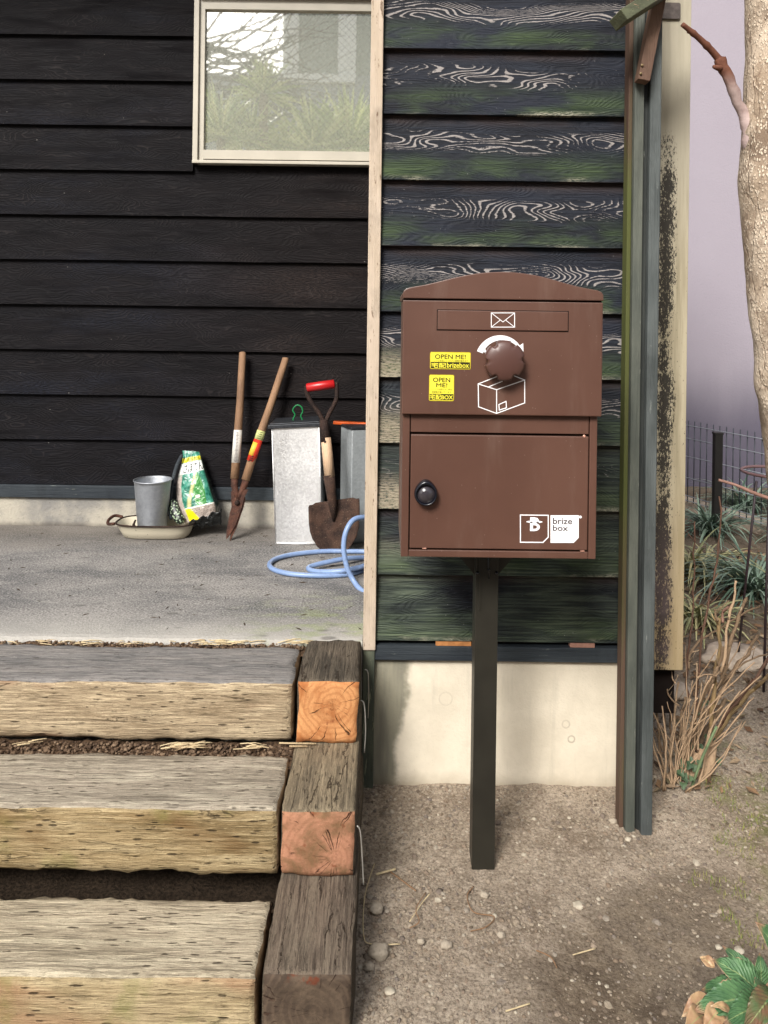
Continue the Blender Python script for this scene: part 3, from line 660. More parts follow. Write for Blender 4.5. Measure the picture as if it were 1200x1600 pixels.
# hole beside the orange end
# wire staples
M['wire'] = plain('bright_wire', sr(170, 168, 160), .35, .5, .6, var=.1, bump=0)
for pts, lb in ((((566, 1046, 1.86), (571, 1052, 1.86), (572, 1090, 1.86), (571, 1122, 1.87)), 'short bent wire standing beside the top side sleeper'),
            (((560, 1094, 1.70), (565, 1102, 1.70), (567, 1140, 1.70), (565, 1176, 1.70)), 'long bent wire hanging beside the orange sleeper end'),
            (((553, 1290, 1.44), (558, 1300, 1.44), (561, 1340, 1.44), (563, 1382, 1.44)), 'bent wire sticking up beside the lowest side sleeper')):
    mb = MB(); mb.tube(cr([P(a, b, c) + Vector((.006, 0, 0)) for a, b, c in pts], 5), .0014, 6)
    tag(mb.build('bent_wire', M['wire']), lb, 'wire', 'bent wires beside the side sleepers')

# ================================================================== MAILBOX
BY = 1.50; S = BY/F
bx = lambda p, y=650: (un(p, y)[0])*S
bz = lambda y, x=784: EYE-(un(x, y)[1])*S
mail = thing('parcel_mailbox', 'brown metal parcel mailbox on a dark steel post in front of the wall', 'mailbox', (.22, 1.60, 0))
xc = .2275; xl, xr_ = xc-.189, xc+.189
zt, zm, zb = bz(468), bz(648), bz(872)
Dp = .235
mb = MB(); mb.box(xl, xr_, BY+.010, BY+Dp, zb, zt-.002)                         # carcass
fr = .0145
mb.box(xl, xl+fr, BY, BY+.0098, zb, zm-.001); mb.box(xr_-fr, xr_, BY, BY+.0098, zb, zm-.001)
mb.box(xl+fr+.0005, xr_-fr-.0005, BY+.0008, BY+.0098, zb, bz(861)); 
mb.build('body', M['brown'], mail, bevel=.0015)
mb = MB(); mb.box(xl+fr+.0018, xr_-fr-.0018, BY+.0015, BY+.0098, bz(677), zm-.0015); mb.build('fixed_panel', M['brown'], mail, bevel=.0012)
# dark recess round the door
mb = MB(); mb.box(xl+fr+.0003, xr_-fr-.0003, BY+.0078, BY+.0099, bz(861)+.0003, bz(677)-.0003); mb.build('door_gap', M['dark_gap'], mail)
mb = MB(); mb.box(xl+fr+.0022, xr_-fr-.0022, BY-.0005, BY+.0078, bz(859)+.001, bz(680.5)); door = mb.build('door', M['brown'], mail, bevel=.0016)
M['copper'] = plain('bare_screw_head', sr(200, 150, 130), .35, .5, .5, var=.05, bump=0)
for q, yy in ((663, 858.5), (910, 859.5)):
    mb = MB(); mb.box(bx(q, 860)-.004, bx(q, 860)+.004, BY-.001, BY+.006, bz(yy)-.0012, bz(yy)+.0012); mb.build('hinge_pin', M['copper'], mail, bevel=.0005)
mb = MB(); mb.lathe([(0, .0), (.0023, .002), (.003, 0)], (bx(913, 680), BY+.001, bz(680)), 10, axis='y'); mb.build('rivet', M['copper'], mail)
# hood panel
hw = .1925; hx0, hx1 = xc+.0012-hw, xc+.0012+hw
mb = MB(); mb.box(hx0, hx1, BY-.012, BY+.0095, zm, zt-.0035); hood = mb.build('upper_panel', M['brown'], mail, bevel=.0022)
# arched lid
prof_l = [(33, 172), (33, 150), (37, 136), (48, 124), (70, 115), (110, 107), (160, 98), (220, 83), (280, 67), (340, 52), (400, 39), (460, 29), (520, 23), (590, 20), (660, 22), (720, 28), (780, 37), (840, 50), (900, 66), (960, 83), (1020, 98), (1080, 109), (1130, 118), (1152, 128), (1161, 142), (1162, 174)]
poly = []
for X_, Y_ in prof_l:
    xx_, zz_ = q(620+X_/3.636, 420+Y_/3.636) if False else ((un(620+X_/3.636, 420+Y_/3.636)[0])*S, EYE-(un(784, 420+Y_/3.636)[1])*S)
    poly.append((xx_, zz_))
poly[0] = (poly[0][0], zt-.0003); poly[-1] = (poly[-1][0], zt-.0003); poly = poly[::-1]
mb = MB(); mb.prism(poly, BY-.016, BY-.004); mb.prism([(x, z-.002) for x, z in poly], BY-.0038, BY+Dp+.004); mb.build('lid', M['brown'], mail, bevel=.0015)
mb = MB(); mb.box(hx0+.002, hx1-.002, BY-.008, BY+.009, zt-.0036, zt-.0004); mb.build('lid_gap', M['dark_gap'], mail)
# mail slot
HY = BY-.012
s0, s1, s2, s3 = bx(683, 500), bx(885, 500), bz(516), bz(486)
mb = MB(); mb.box(s0-.0014, s1+.0014, HY-.0004, HY+.001, s2-.0018, s3+.0014); mb.build('slot_gap', M['dark_gap'], mail)
mb = MB(); mb.box(s0, s1, HY-.0026, HY+.001, s2, s3); flap = mb.build('slot_flap', M['brown'], mail, bevel=.0012)
lw = .0017; ly = HY-.0027
q = lambda a, b: (bx(a, b), bz(b, a))
mb = MB(); stroke(mb, [q(766, 489), q(802, 489), q(802, 511), q(766, 511), q(766, 489)], .0013, ly); stroke(mb, [q(766, 489), q(784, 503), q(802, 489)], .0011, ly-.0001); stroke(mb, [q(766, 511), q(780, 500)], .0011, ly-.0002); stroke(mb, [q(802, 511), q(788, 500)], .0011, ly-.0002)
mb.build('envelope_mark', M['white_mark'], flap)
# parcel drawing
mb = MB(); A = q(746, 599); B = q(746.5, 634.5); C_ = q(774.5, 644.7); D = q(774.5, 608); E = q(818, 628.5); Fp = q(818, 593); Gp = q(798, 585); H = q(774, 588)
ky = HY
for i, ln_ in enumerate(([A, B, C_, E, Fp, D, A], [D, C_], [A, H], [Gp, Fp], [q(761, 604), q(783, 595)], [q(778, 631), q(789, 626), q(789.7, 636), q(778.5, 639.5), q(778, 631)])): stroke(mb, ln_, .0016, ky-.0002-i*.00012)
mb.build('parcel_mark', M['white_mark'], hood)
# curved arrow
kc = (bx(784, 562), bz(562)); mb = MB(); out = []; inn = []
r0, r1 = 31*S, 41*S
for k in range(25):
    a = R(160-k*(160-33)/24); t = k/24; w0 = r0+1.0*S; w1_ = w0+(9.5-6.2*t**1.6)*S
    c0 = (kc[0]-1*S, kc[1]-1*S)
    out.append((c0[0]+w1_*math.cos(a), c0[1]+w1_*math.sin(a))); inn.append((c0[0]+w0*math.cos(a), c0[1]+w0*math.sin(a)))
for k in range(24): mb.prism([inn[k], inn[k+1], out[k+1], out[k]], HY-.0008, HY+.0002)
a = q(750, 548); b = q(757, 546); mb.prism([q(749, 547), q(757, 545), q(759, 551.5), out[0]][:3], HY-.0011, HY+.0002)
mb.prism([q(808, 541), q(816, 549), q(815.5, 536)], HY-.0013, HY+.0002)
mb.build('arrow_mark', M['white_mark'], hood)
# knob
mb = MB(); mb.lathe([(0.02, .0), (.022, .012), (.02, .014)], (kc[0], HY, kc[1]), 28, axis='y'); 
angs = [R(a) for a in (4, 62, 124, 184, 240, 302)]; NK = 240; rings = []
prof = [(.97, .012), (1., .0155), (1., .027), (.965, .0305), (.90, .0325), (.74, .0352), (.5, .0372), (.22, .0383), (.02, .0385)]
vs = []
for s_, h in prof:
    for k in range(NK):
        a = 2*math.pi*k/NK; d = min(abs((a-b+math.pi) % (2*math.pi)-math.pi) for b in angs)
        nt_ = math.sqrt(max(0, 1-(d/.19)**2)) if d < .19 else 0
        rr = min(.0385*s_, .0388-.0068*nt_)
        vs.append((kc[0]+rr*math.cos(a), HY-h, kc[1]+rr*math.sin(a)))
fs = [(i*NK+k, i*NK+(k+1) % NK, (i+1)*NK+(k+1) % NK, (i+1)*NK+k) for i in range(len(prof)-1) for k in range(NK)]+[tuple((len(prof)-1)*NK+k for k in range(NK)), tuple(range(NK))]
mb.add(vs, fs, 0, True)
g = G('glossy_brown_plastic', .40, .5); g.col((.078, .035, .027, 1)); kn = mb.build('knob', g.m, mail)
# stickers
def sticker(x0, y0, x1, y1, band, rows_):
    a = q(x0, y1); b = q(x1, y0); mb = MB(); mb.prism(rrect(a[0], b[0], a[1], b[1], .003), HY-.0006, HY+.0002); st = mb.build('sticker', M['gold'], mail)
    m = .0012; mb = MB(); mb.prism(rrect(a[0]+m, b[0]-m, a[1]+m, b[1]-m, .002), HY-.0009, HY-.0007); mb.build('sticker_face', M['yellow'], st)
    mb = MB(); c = q(x0, band[1]); d = q(x1, band[0]); mb.box(a[0]+m*1.4, b[0]-m*1.4, HY-.0012, HY-.0010, c[1], d[1]); mb.build('dark_band', M['ink'], st)
    dk = MB(); ye = MB()
    for txt, tx0, tx1, ty0, ty1, cl in rows_:
        p0 = q(tx0, ty1); p1 = q(tx1, ty0); fit_text(dk if cl else ye, txt, p0[0], p1[0], p0[1], p1[1], HY-.0011 if cl else HY-.0014, bold=.00022 if (ty1-ty0) > 4 else 0)
    dk.build('lettering', M['ink'], st); ye.build('lettering', M['yellow'], st)
sticker(671, 550, 734.6, 576, (565.5, 574.5), [('OPEN ME!', 679, 726.5, 553.8, 560, 1), ('ハンドルを回してください荷物が届きます', 675, 730, 561.8, 564.6, 1), ('宅配', 673.5, 696, 566.4, 573.6, 0), ('brizebox', 697.5, 731.5, 566.4, 573.6, 0)])
sticker(669.4, 584.9, 709, 625.4, (614.8, 623.6), [('OPEN', 676, 702.5, 589.5, 596, 1), ('ME!', 681, 698, 598, 604, 1), ('ハンドルが回らない時は', 672.5, 705.5, 606.2, 608.8, 1), ('宅配物が届いています', 674, 704, 610.2, 613.2, 1), ('宅配BOX', 671.5, 706.5, 615.5, 623, 0)])
# logos on the door
DY = BY-.0005
mb = MB(); a = q(813, 847); stroke(mb, [q(813, 804.5), q(856.5, 805), q(856.5, 839), q(848.3, 847.3), q(813, 847), q(813, 804.5)], .0018, DY-.0002)
mb.build('logo_frame', M['white_mark'], door)
mb = MB(); fit_text(mb, 'B', *[*(q(828.2, 829)[0:1]), q(843, 829)[0], q(828, 829.2)[1], q(828, 808)[1]], DY-.0007)
# fatten the B with offset copies
bvs, bfs = text_geo('B'); p0 = q(828.4, 829); p1 = q(842.4, 808.5)
for i, (ox, oz) in enumerate(((.0009, 0), (-.0006, 0), (0, .0006), (0, -.0006), (.0015, .0003))):
    mb.add([(p0[0]+a*(p1[0]-p0[0])+ox, DY-.0007-.00003*(i+1), p0[1]+b*(p1[1]-p0[1])+oz) for a, b in bvs], bfs)
c = q(834.8, 815); mb.prism([(c[0]+.0158*math.cos(R(t*15)), c[1]+.0024*math.sin(R(t*15))) for t in range(24)], DY-.0013, DY-.0009)
c2 = q(835, 812.5); mb.prism([(c2[0]+.0072*math.cos(R(t*15)), c2[1]+.0044*math.sin(R(t*15))) for t in range(24)], DY-.0015, DY-.00135)
mb.build('letter_mark', M['white_mark'], door)
mb = MB()
for dx_ in (-5.2, 4.6):
    e = q(835+dx_, 815.6); mb.prism([(e[0]-.002, e[1]-.0011), (e[0]+.002, e[1]-.0011), (e[0]+.0026, e[1]+.0012), (e[0]-.0022, e[1]+.0012)], DY-.0018, DY-.0016)
mb.build('letter_mark', M['letter'], door)
mb = MB(); mb.prism([q(860, 848), q(896, 848), q(904, 840), q(904, 805), q(860, 805)], DY-.0008, DY+.0002)
c = q(906.6, 807.6); mb.prism([(c[0]+.0026*math.cos(R(t*20)), c[1]+.0026*math.sin(R(t*20))) for t in range(18)], DY-.0008, DY+.0002)
plate = mb.build('logo_plate', M['white_mark'], door)
mb = MB()
for txt, ax_, bx_, ya, yb in (('brize', 863.8, 893.6, 809.2, 818.4), ('box', 863.8, 887, 820.4, 829)):
    p0 = q(ax_, yb); p1 = q(bx_, ya); fit_text(mb, txt, p0[0], p1[0], p0[1], p1[1], DY-.0011, bold=.00028)
mb.build('lettering', M['letter'], plate)
# door lock
lc = (bx(665, 770), bz(770, 665)); g = G('smoked_lens', .12, .6); dn = g.nd('ShaderNodeNewGeometry'); g.col(sr(52, 48, 52)); M['lens'] = g.m
mb = MB(); vs = []; NR = 48
for sc_, h in ((1., 0), (1.02, .008), (.98, .015), (.90, .019), (.80, .017), (.77, .012)):
    for k in range(NR):
        a = 2*math.pi*k/NR; up = max(0, math.sin(a))**3
        vs.append((lc[0]+.0222*sc_*math.cos(a), DY-h, lc[1]+(.0222+.0045*up*(1 if sc_ > .85 else .1))*sc_*math.sin(a)))
mb.add(vs, [(i*NR+k, i*NR+(k+1) % NR, (i+1)*NR+(k+1) % NR, (i+1)*NR+k) for i in range(5) for k in range(NR)], 0, True)
lk = mb.build('lock', M['navy'], door)
mb = MB(); mb.lathe([(.0, .020), (.006, .0192), (.012, .0165), (.0172, .012)], (lc[0], DY, lc[1]-.0005), 32, axis='y'); mb.build('lock_lens', M['lens'], lk)
# post and brackets
PX = .2235
mb = MB(); mb.box(PX-.0235, PX+.0245, 1.630, 1.678, -.1, zb-.0005); mb.build('post', M['olive'], mail, bevel=.0012)
mb = MB(); mb.box(PX-.0165, PX-.0125, 1.6275, 1.6295, .55, zb-.001); 
mb.box(xl+.02, xr_-.02, BY+.02, BY+Dp-.02, zb-.003, zb-.0004); mb.build('mounting_plate', M['olive'], mail)
for sgn in (-1, 1):
    mb = MB(); x0 = PX+sgn*.0245+(.0002 if sgn > 0 else 0); zz = zb-.0035
    mb.prism([(x0, zz), (x0, zz-.076), (x0+sgn*.064, zz)][::sgn], 1.640, 1.644); mb.build('bracket', M['olive'], mail)
    mb = MB(); mb.tube([(x0-sgn*.0045, 1.625, zz-.068), (x0-sgn*.0045, 1.631, zz-.068)], .004, 6); mb.build('bolt', M['navy'], mail)
mb = MB(); mb.tube([(PX+.002, 1.627, zb-.002), (PX+.002, 1.625, zb-.062), (PX+.0045, 1.624, zb-.07), (PX+.004, 1.626, zb-.082)], .0016, 6); mb.tube([(PX+.0, 1.624, zb-.062), (PX+.006, 1.624, zb-.064)], .0025, 6); mb.build('hook', M['navy'], mail)

# ================================================================== PORCH OBJECTS
def fz(p): return Vector((p.x, p.y, p.z))
M['handle_wood'] = paint_wood('ash_handle', sr(120, 92, 70), sr(148, 116, 88), sr(84, 60, 46), 2, .15)
M['handle_pale'] = paint_wood('pale_handle', sr(176, 146, 116), sr(198, 168, 138), sr(130, 100, 78), 2, .15, 3.)
M['rust'] = rust('rusty_blade', sr(58, 38, 32), sr(88, 56, 44)); M['rust_dk'] = rust('dark_rust', sr(34, 24, 22), sr(56, 40, 34))
M['rust_shovel'] = rust('rusty_shovel_steel', sr(44, 32, 28), sr(74, 54, 44))
M['label_white'] = plain('paper_label', sr(196, 192, 184), .6, .2, var=.1, sc=200, bump=0)
M['label_red'] = plain('red_label', sr(190, 52, 34), .5, .3, var=.1, bump=0); M['label_yel'] = plain('yellow_label', sr(216, 172, 60), .5, .3, var=.1, bump=0); M['label_grn'] = plain('pale_green_label', sr(178, 182, 120), .5, .3, var=.2, sc=200, bump=0)
# shears
sh = thing('hedge_shears', 'rusty hedge shears with wooden handles leaning on the porch wall', 'shears', PZ(358, 846, ZP))
def sp(x, y):                  # plane of the leaning shears
    t = (846-y)/(846-550); return P(x, y, 2.725+(YB-.045-2.725)*t)
def bar(mb, pts, r, seg=16, mi=0): mb.tube([sp(a, b) for a, b in pts], r, seg, mi); return mb
for k, (pts, rr) in enumerate(((((379, 551), (375, 630), (370, 700), (366.5, 748)), [.0125, .0138, .0150, .0152]), (((446.5, 560), (424, 630), (399, 700), (383.5, 750)), [.0125, .0138, .0150, .0152]))):
    mb = MB(); bar(mb, [(pts[0][0]+(pts[1][0]-pts[0][0])*-.005, pts[0][1]-1.2)]+list(pts), [rr[0]*.6]+rr); mb.v = mb.v; h_ = mb.build('handle', M['handle_wood'], sh)
    if k == 0:
        mb = MB(); bar(mb, [(371.9, 672), (368.4, 723)], [.0152, .0158], 20); lb_ = mb.build('label_wrap', M['label_white'], h_)
        mb = MB()
        for i in range(22):
            t = (i+.5)/22; c = sp(371.7+(368.6-371.7)*t+.6, 674+47*t); w_ = random.uniform(.003, .006)
            mb.add([c+Vector((-w_, -.0163, -.0008)), c+Vector((w_, -.0163, -.0008)), c+Vector((w_, -.0163, .0008)), c+Vector((-w_, -.0163, .0008))], [(0, 1, 2, 3)])
        mb.build('print', M['letter'], lb_)
    else:
        mb = MB(); bar(mb, [(408.5, 673), (403.8, 687)], .0158, 20); lb_ = mb.build('label_wrap', M['label_grn'], h_)
        mb = MB(); bar(mb, [(403.8, 687), (392, 720.5)], .0159, 20); l2 = mb.build('label_wrap', M['label_red'], h_)
        mb = MB(); bar(mb, [(401.5, 691), (394.2, 711)], .0118, 14); mb.v = [(x-.0015, y-.0062, z) for x, y, z in mb.v]; mb.build('yellow_stripe', M['label_yel'], l2)
        for t in (.1, .35, .6, .85): mb = MB(); c = sp(408+(404.2-408)*t, 674+12*t); mb.obox(c+Vector((-.008, -.0162, -.002)), c+Vector((.008, -.0162, .002)), .0014, .0004); mb.build('print', M['black_ink'], lb_)
        for t in (.76, .85, .94): mb = MB(); c = sp(403.8+(392-403.8)*t, 687+33.5*t); mb.obox(c+Vector((-.008, -.0164, -.002)), c+Vector((.006, -.0164, .002)), .003, .0004); mb.build('print', M['black_ink'], l2)
mb = MB(); bar(mb, [(367, 744), (366, 758), (369, 770), (373, 778)], [.013, .0125, .011, .012], 12); mb.build('ferrule', M['rust'], sh)
mb = MB(); bar(mb, [(385.5, 745), (382, 758), (377, 770), (372, 780)], [.013, .0125, .011, .012], 12); mb.build('ferrule', M['rust'], sh)
def blade(poly, off):
    mb = MB(); n = len(poly); f_ = [sp(a, b)+Vector((0, off, 0)) for a, b in poly]; b_ = [p+Vector((0, .004, 0)) for p in f_]
    mb.add(f_+b_, [tuple(range(n)), tuple(range(2*n-1, n-1, -1))]+[(i, (i+1) % n, (i+1) % n+n, i+n) for i in range(n)]); mb.build('blade', M['rust'], sh, bevel=.0008)
blade([(361, 768), (367, 762), (374, 770), (384, 778), (381, 792), (370, 824), (359, 847), (361, 828), (362, 790)], -.004)
blade([(384, 764), (389, 764), (383, 776), (378, 794), (369, 820), (358, 838), (354, 842), (355, 826), (360, 800), (366, 778), (376, 768)], -.0095)
mb = MB(); mb.lathe([(0, .012), (.006, .0115), (.0085, .009), (.0085, 0)], sp(371.5, 784)+Vector((0, -.009, 0)), 16, axis='y'); mb.build('pivot_bolt', M['rust_dk'], sh)
# shovel
shv = thing('shovel', 'short rusty shovel with red grip leaning on the metal tins', 'shovel', PZ(520, 870, ZP))
def hp(x, y, o=0.): t = (870-y)/(870-600); return P(x, y, 2.585+.085*t-o)
mb = MB(); rows_ = [(781.5, 483.5, 561), (787, 482, 561.5), (800, 482.3, 562), (815, 482.8, 561.7), (828, 484.5, 560.5), (840, 488.5, 557), (851, 495, 551), (860, 503.5, 543.5), (866, 511, 535), (870, 518, 526)]
vs = []; NC = 16
for ri, (yy, a, b) in enumerate(rows_):
    for k in range(NC+1):
        t = k/NC; s_ = 2*t-1; x = a+(b-a)*t; y = yy-(t-.5)*(11 if ri < 2 else 11*(1-ri/9)) + (2.5 if ri == 0 and abs(s_) > .8 else 0)
        ridge = .016*math.exp(-(s_/.13)**2)*max(0, 1-ri/5.5); vs.append(hp(x, y, -.022*(1-s_*s_)*(1-.3*ri/9)+ridge))
mb.add(vs, [(i*(NC+1)+k, i*(NC+1)+k+1, (i+1)*(NC+1)+k+1, (i+1)*(NC+1)+k) for i in range(len(rows_)-1) for k in range(NC)], 0, True)
mb.build('blade', M['rust_shovel'], shv, solid=.0028)
mb = MB(); mb.tube([hp(514, 742, .01), hp(517, 765, .008), hp(520, 792, .0), hp(522, 815, -.014)], [.0195, .0175, .014, .004], 16); mb.build('socket', M['rust_shovel'], shv)
mb = MB(); mb.tube([hp(509, 684, .012), hp(512, 712, .012), hp(515, 745, .011)], [.0172, .018, .0178], 16); sf = mb.build('shaft', M['handle_pale'], shv)
mb = MB(); mb.tube([hp(507.5, 690, .031), hp(508, 690, .028)], .004, 10); mb.build('rivet', M['rust_dk'], sf)
mb = MB(); mb.tube([hp(509, 690, .012), hp(507, 672, .012), hp(506, 656, .012)], [.0175, .0165, .015], 14)
mb.tube(cr([hp(507, 662, .012), hp(498, 645, .012), hp(486, 628, .012), hp(479.5, 614, .012), hp(478.5, 603, .012)], 5), .0076, 12)
mb.tube(cr([hp(508, 662, .012), hp(515, 645, .012), hp(524, 628, .012), hp(526.5, 614, .012), hp(525, 597, .012)], 5), .0076, 12); mb.build('yoke', M['rust_dk'], shv)
g = G('red_plastic_grip', .35, .5); g.col(sr(170, 26, 28)); mb = MB(); mb.tube([hp(479, 606, .012), hp(480, 605.8, .012), hp(501, 602.8, .012), hp(522, 600, .012), hp(523, 599.8, .012)], [.012, .0148, .0158, .0152, .0125], 18); mb.build('grip', g.m, shv)
# tins
M['galv'] = galv('galvanised_steel', (.66, .66, .66, 1), (.88, .88, .87, 1), .38, .9); M['galv_dk'] = galv('dull_galvanised_steel', (.30, .33, .34, 1), (.52, .55, .56, 1), .45, .45)
M['galv_bk'] = galv('bucket_zinc', (.30, .32, .35, 1), (.48, .50, .53, 1), .45); M['lid_dk'] = plain('dark_tin_lid', sr(50, 52, 56), .5, .4, .4, var=.3, sc=60)
tin = thing('metal_tin', 'tall shiny galvanised tin with green wire handle on its lid', 'tin', PZ(463, 850, ZP))
tf = 2.69
def tp(x, y): return P(x, y, tf)
b0, b1, c0, c1 = tp(431, 850), tp(503, 846), tp(425, 668), tp(498.5, 664); dpt = .165
def slab(mb, quad, d, inset=0): 
    f_ = [Vector(p) for p in quad]; bk = [p+Vector((0, d, 0)) for p in f_]; mb.add(f_+bk, [(0, 1, 2, 3), (7, 6, 5, 4), (0, 4, 5, 1), (1, 5, 6, 2), (2, 6, 7, 3), (3, 7, 4, 0)]); return mb
b0.z = b1.z = ZP+.001
# gently dented front face
mb = MB(); n = 10; vs = []
for j in range(n+1):
    for i in range(n+1):
        u, v = i/n, j/n; p = (b0*(1-u)+b1*u)*(1-v)+(c0*(1-u)+c1*u)*v; e = math.sin(math.pi*u)*math.sin(math.pi*v)
        vs.append(p+Vector((0, .006*e+.003*mn.noise(Vector((u*3, v*4, 1)))*e, 0)))
mb.add(vs, [(j*(n+1)+i, j*(n+1)+i+1, (j+1)*(n+1)+i+1, (j+1)*(n+1)+i) for j in range(n) for i in range(n)], 0, True)
Dv = Vector((0, dpt, 0)); mb.add([b0, c0, c0+Dv, b0+Dv, b1, c1, c1+Dv, b1+Dv], [(0, 1, 2, 3), (4, 7, 6, 5), (3, 2, 6, 7), (1, 5, 6, 2)])
mb.build('body', M['galv'], tin)
mb = MB()
for a, b in ((b0, c0), (b1, c1)): mb.tube([a+Vector((0, -.001, 0)), b+Vector((0, -.001, 0))], .0022, 8)
mb.tube([b0+Vector((0, -.0015, .002)), b1+Vector((0, -.0015, .002))], .0024, 8); mb.build('seam', M['galv'], tin)
l0, l1 = tp(419, 670), tp(501, 666); mb = MB(); slab(mb, [l0+Vector((0, -.008, 0)), l1+Vector((0, -.008, 0)), l1+Vector((0, -.008, .013)), l0+Vector((0, -.008, .013))], dpt+.016)
slab(mb, [l0+Vector((.004, .004, .0132)), l1+Vector((-.004, .004, .0132)), l1+Vector((-.004, .004, .017)), l0+Vector((.004, .004, .017))], dpt-.01)
ld = mb.build('lid', M['lid_dk'], tin, bevel=.002)
M['green_wire'] = plain('green_wire', sr(24, 112, 62), .4, .4, var=.1, bump=0)
mb = MB(); mb.tube(cr([P(x, y, tf+.07) for x, y in ((457.5, 663), (458.5, 654), (461, 648), (457.5, 641), (461, 635), (465.5, 633), (471, 636), (473, 643), (470, 650), (472.5, 656), (473, 663))], 4), .0026, 8); mb.build('wire_handle', M['green_wire'], ld)
tin2 = thing('metal_tin', 'dull galvanised tin turned sideways behind the shovel near the wall corner', 'tin', (-.09, 2.78, ZP))
ang = R(24); c = P(551, 780, 2.72); ca, sa = math.cos(ang), math.sin(ang)
Xa = Vector((ca, sa, 0)).normalized(); Ya = Vector((-sa, ca, 0)); o0 = Vector((P(549, 780, 2.715).x, 2.70, ZP))
zt2 = P(549, 672, 2.7).z; wd2, dp2 = .17, .14
K = [o0, o0+Xa*.16, o0+Xa*.16+Ya*.11, o0+Ya*.11]; up = Vector((0, 0, zt2-ZP))
def tin2box(mb, grow, z0, z1):
    cc = (K[0]+K[2])/2; pts = [p+(p-cc).normalized()*grow for p in K]; vs = [Vector((p.x, p.y, z0)) for p in pts]+[Vector((p.x, p.y, z1)) for p in pts]
    mb.add(vs, [(0, 1, 2, 3), (7, 6, 5, 4), (0, 4, 5, 1), (1, 5, 6, 2), (2, 6, 7, 3), (3, 7, 4, 0)]); return mb
mb = tin2box(MB(), 0, ZP+.001, zt2); mb.build('body', M['galv_dk'], tin2, bevel=.003)
mb = tin2box(MB(), .005, zt2+.0003, zt2+.010); mb.build('lid', M['lid_dk'], tin2, bevel=.002)
g = G('orange_plastic', .4, .4); g.col(sr(214, 92, 32)); mb = MB(); mb.obox(P(521, 660, 2.80), P(600, 664, 2.80), .010, .03, mi=0)
tag(mb.build('orange_slat', g.m, bevel=.002), 'thin orange plastic slat lying across the rear tin', 'slat')
# enamel tray
def tray():
    L = thing('enamel_tray', 'cream enamel tray with dark chipped rim on the porch floor', 'tray', PZ(248, 841, ZP))
    cx_, cy_ = P(246, 830, 2.78).x, 2.775; hw_, hd = .136, .075
    def ring(sx, sy, z, n=48, p=3.2):
        out = []
        for k in range(n):
            a = 2*math.pi*k/n; c, s = math.cos(a), math.sin(a)
            out.append((cx_+sx*math.copysign(abs(c)**(2/p), c), cy_+sy*math.copysign(abs(s)**(2/p), s), z))
        return out
    prof = [(.80, .66, .0), (.84, .74, .004), (.93, .88, .026), (1., .98, .048), (1.03, 1.03, .051), (1.03, 1.03, .053), (.985, .96, .049), (.91, .86, .026), (.82, .70, .006), (.2, .2, .005)]
    vs = []
    for a, b, z in prof: vs += ring(hw_*a, hd*b, ZP+z+.001)
    n = 48; mb = MB(); mi = []
    fs = [(i*n+k, i*n+(k+1) % n, (i+1)*n+(k+1) % n, (i+1)*n+k) for i in range(len(prof)-1) for k in range(n)]+[tuple((len(prof)-1)*n+k for k in range(n)), tuple(range(n-1, -1, -1))]
    mb.add(vs, fs, 0, True)
    g = G('cream_enamel', .3, .5); o = g.obj(); f = g.noise(o, 60, 4, .7); g.col(g.mix(g.mul(g.ss(f, .66, .7), .9), g.mix(g.noise(o, 8, 3), sr(176, 168, 148), sr(206, 198, 176)), sr(48, 34, 28)))
    mb.build('basin', g.m, L)
    mb = MB(); mb.tube(ring(hw_*1.03, hd*1.03, ZP+.053), .0032, 8, closed=True); mb.build('rim', M['rust_dk'], L)
    mb = MB(); mb.tube(cr([(cx_-hw_*1.02, cy_+.045, ZP+.054), (cx_-hw_*1.22, cy_+.04, ZP+.060), (cx_-hw_*1.27, cy_, ZP+.056), (cx_-hw_*1.2, cy_-.035, ZP+.050), (cx_-hw_*1.02, cy_-.04, ZP+.052)], 5), .0055, 8); mb.build('handle', M['rust'], L)
    return cx_, cy_
tx, ty = tray()
bk = thing('zinc_bucket', 'small grey galvanised bucket standing in the enamel tray', 'bucket', (P(238, 815, 2.77).x, 2.775, ZP+.01))
bxc = P(238.5, 780, 2.775).x; z0 = ZP+.012; z1 = P(238, 755, 2.71).z
rt, rb = 28.6*2.775/F, 21.2*2.775/F
mb = MB(); mb.lathe([(.0, z0+.004), (rb*.97, z0+.004), (rb, z0), (rb*1.03, z0+.006), (rb*1.02, z0+.012), (rb+(rt-rb)*.35, z0+(z1-z0)*.35), (rb+(rt-rb)*.9, z0+(z1-z0)*.93), (rt, z1-.004), (rt*1.035, z1-.003), (rt*1.035, z1), (rt*.975, z1), (rt*.95, z1-.006), (rb*.95, z0+.01), (0, z0+.009)], (bxc, 2.775, 0), 40); mb.build('pail', M['galv_bk'], bk)
mb = MB(); mb.tube([(bxc-rb*1.08, 2.775, z0+.004), (bxc-rb*1.35, 2.77, z0+.028), (bxc-rb*1.18, 2.765, z0+.046)], [.003, .005, .003], 8); mb.build('handle', M['rust_dk'], bk)
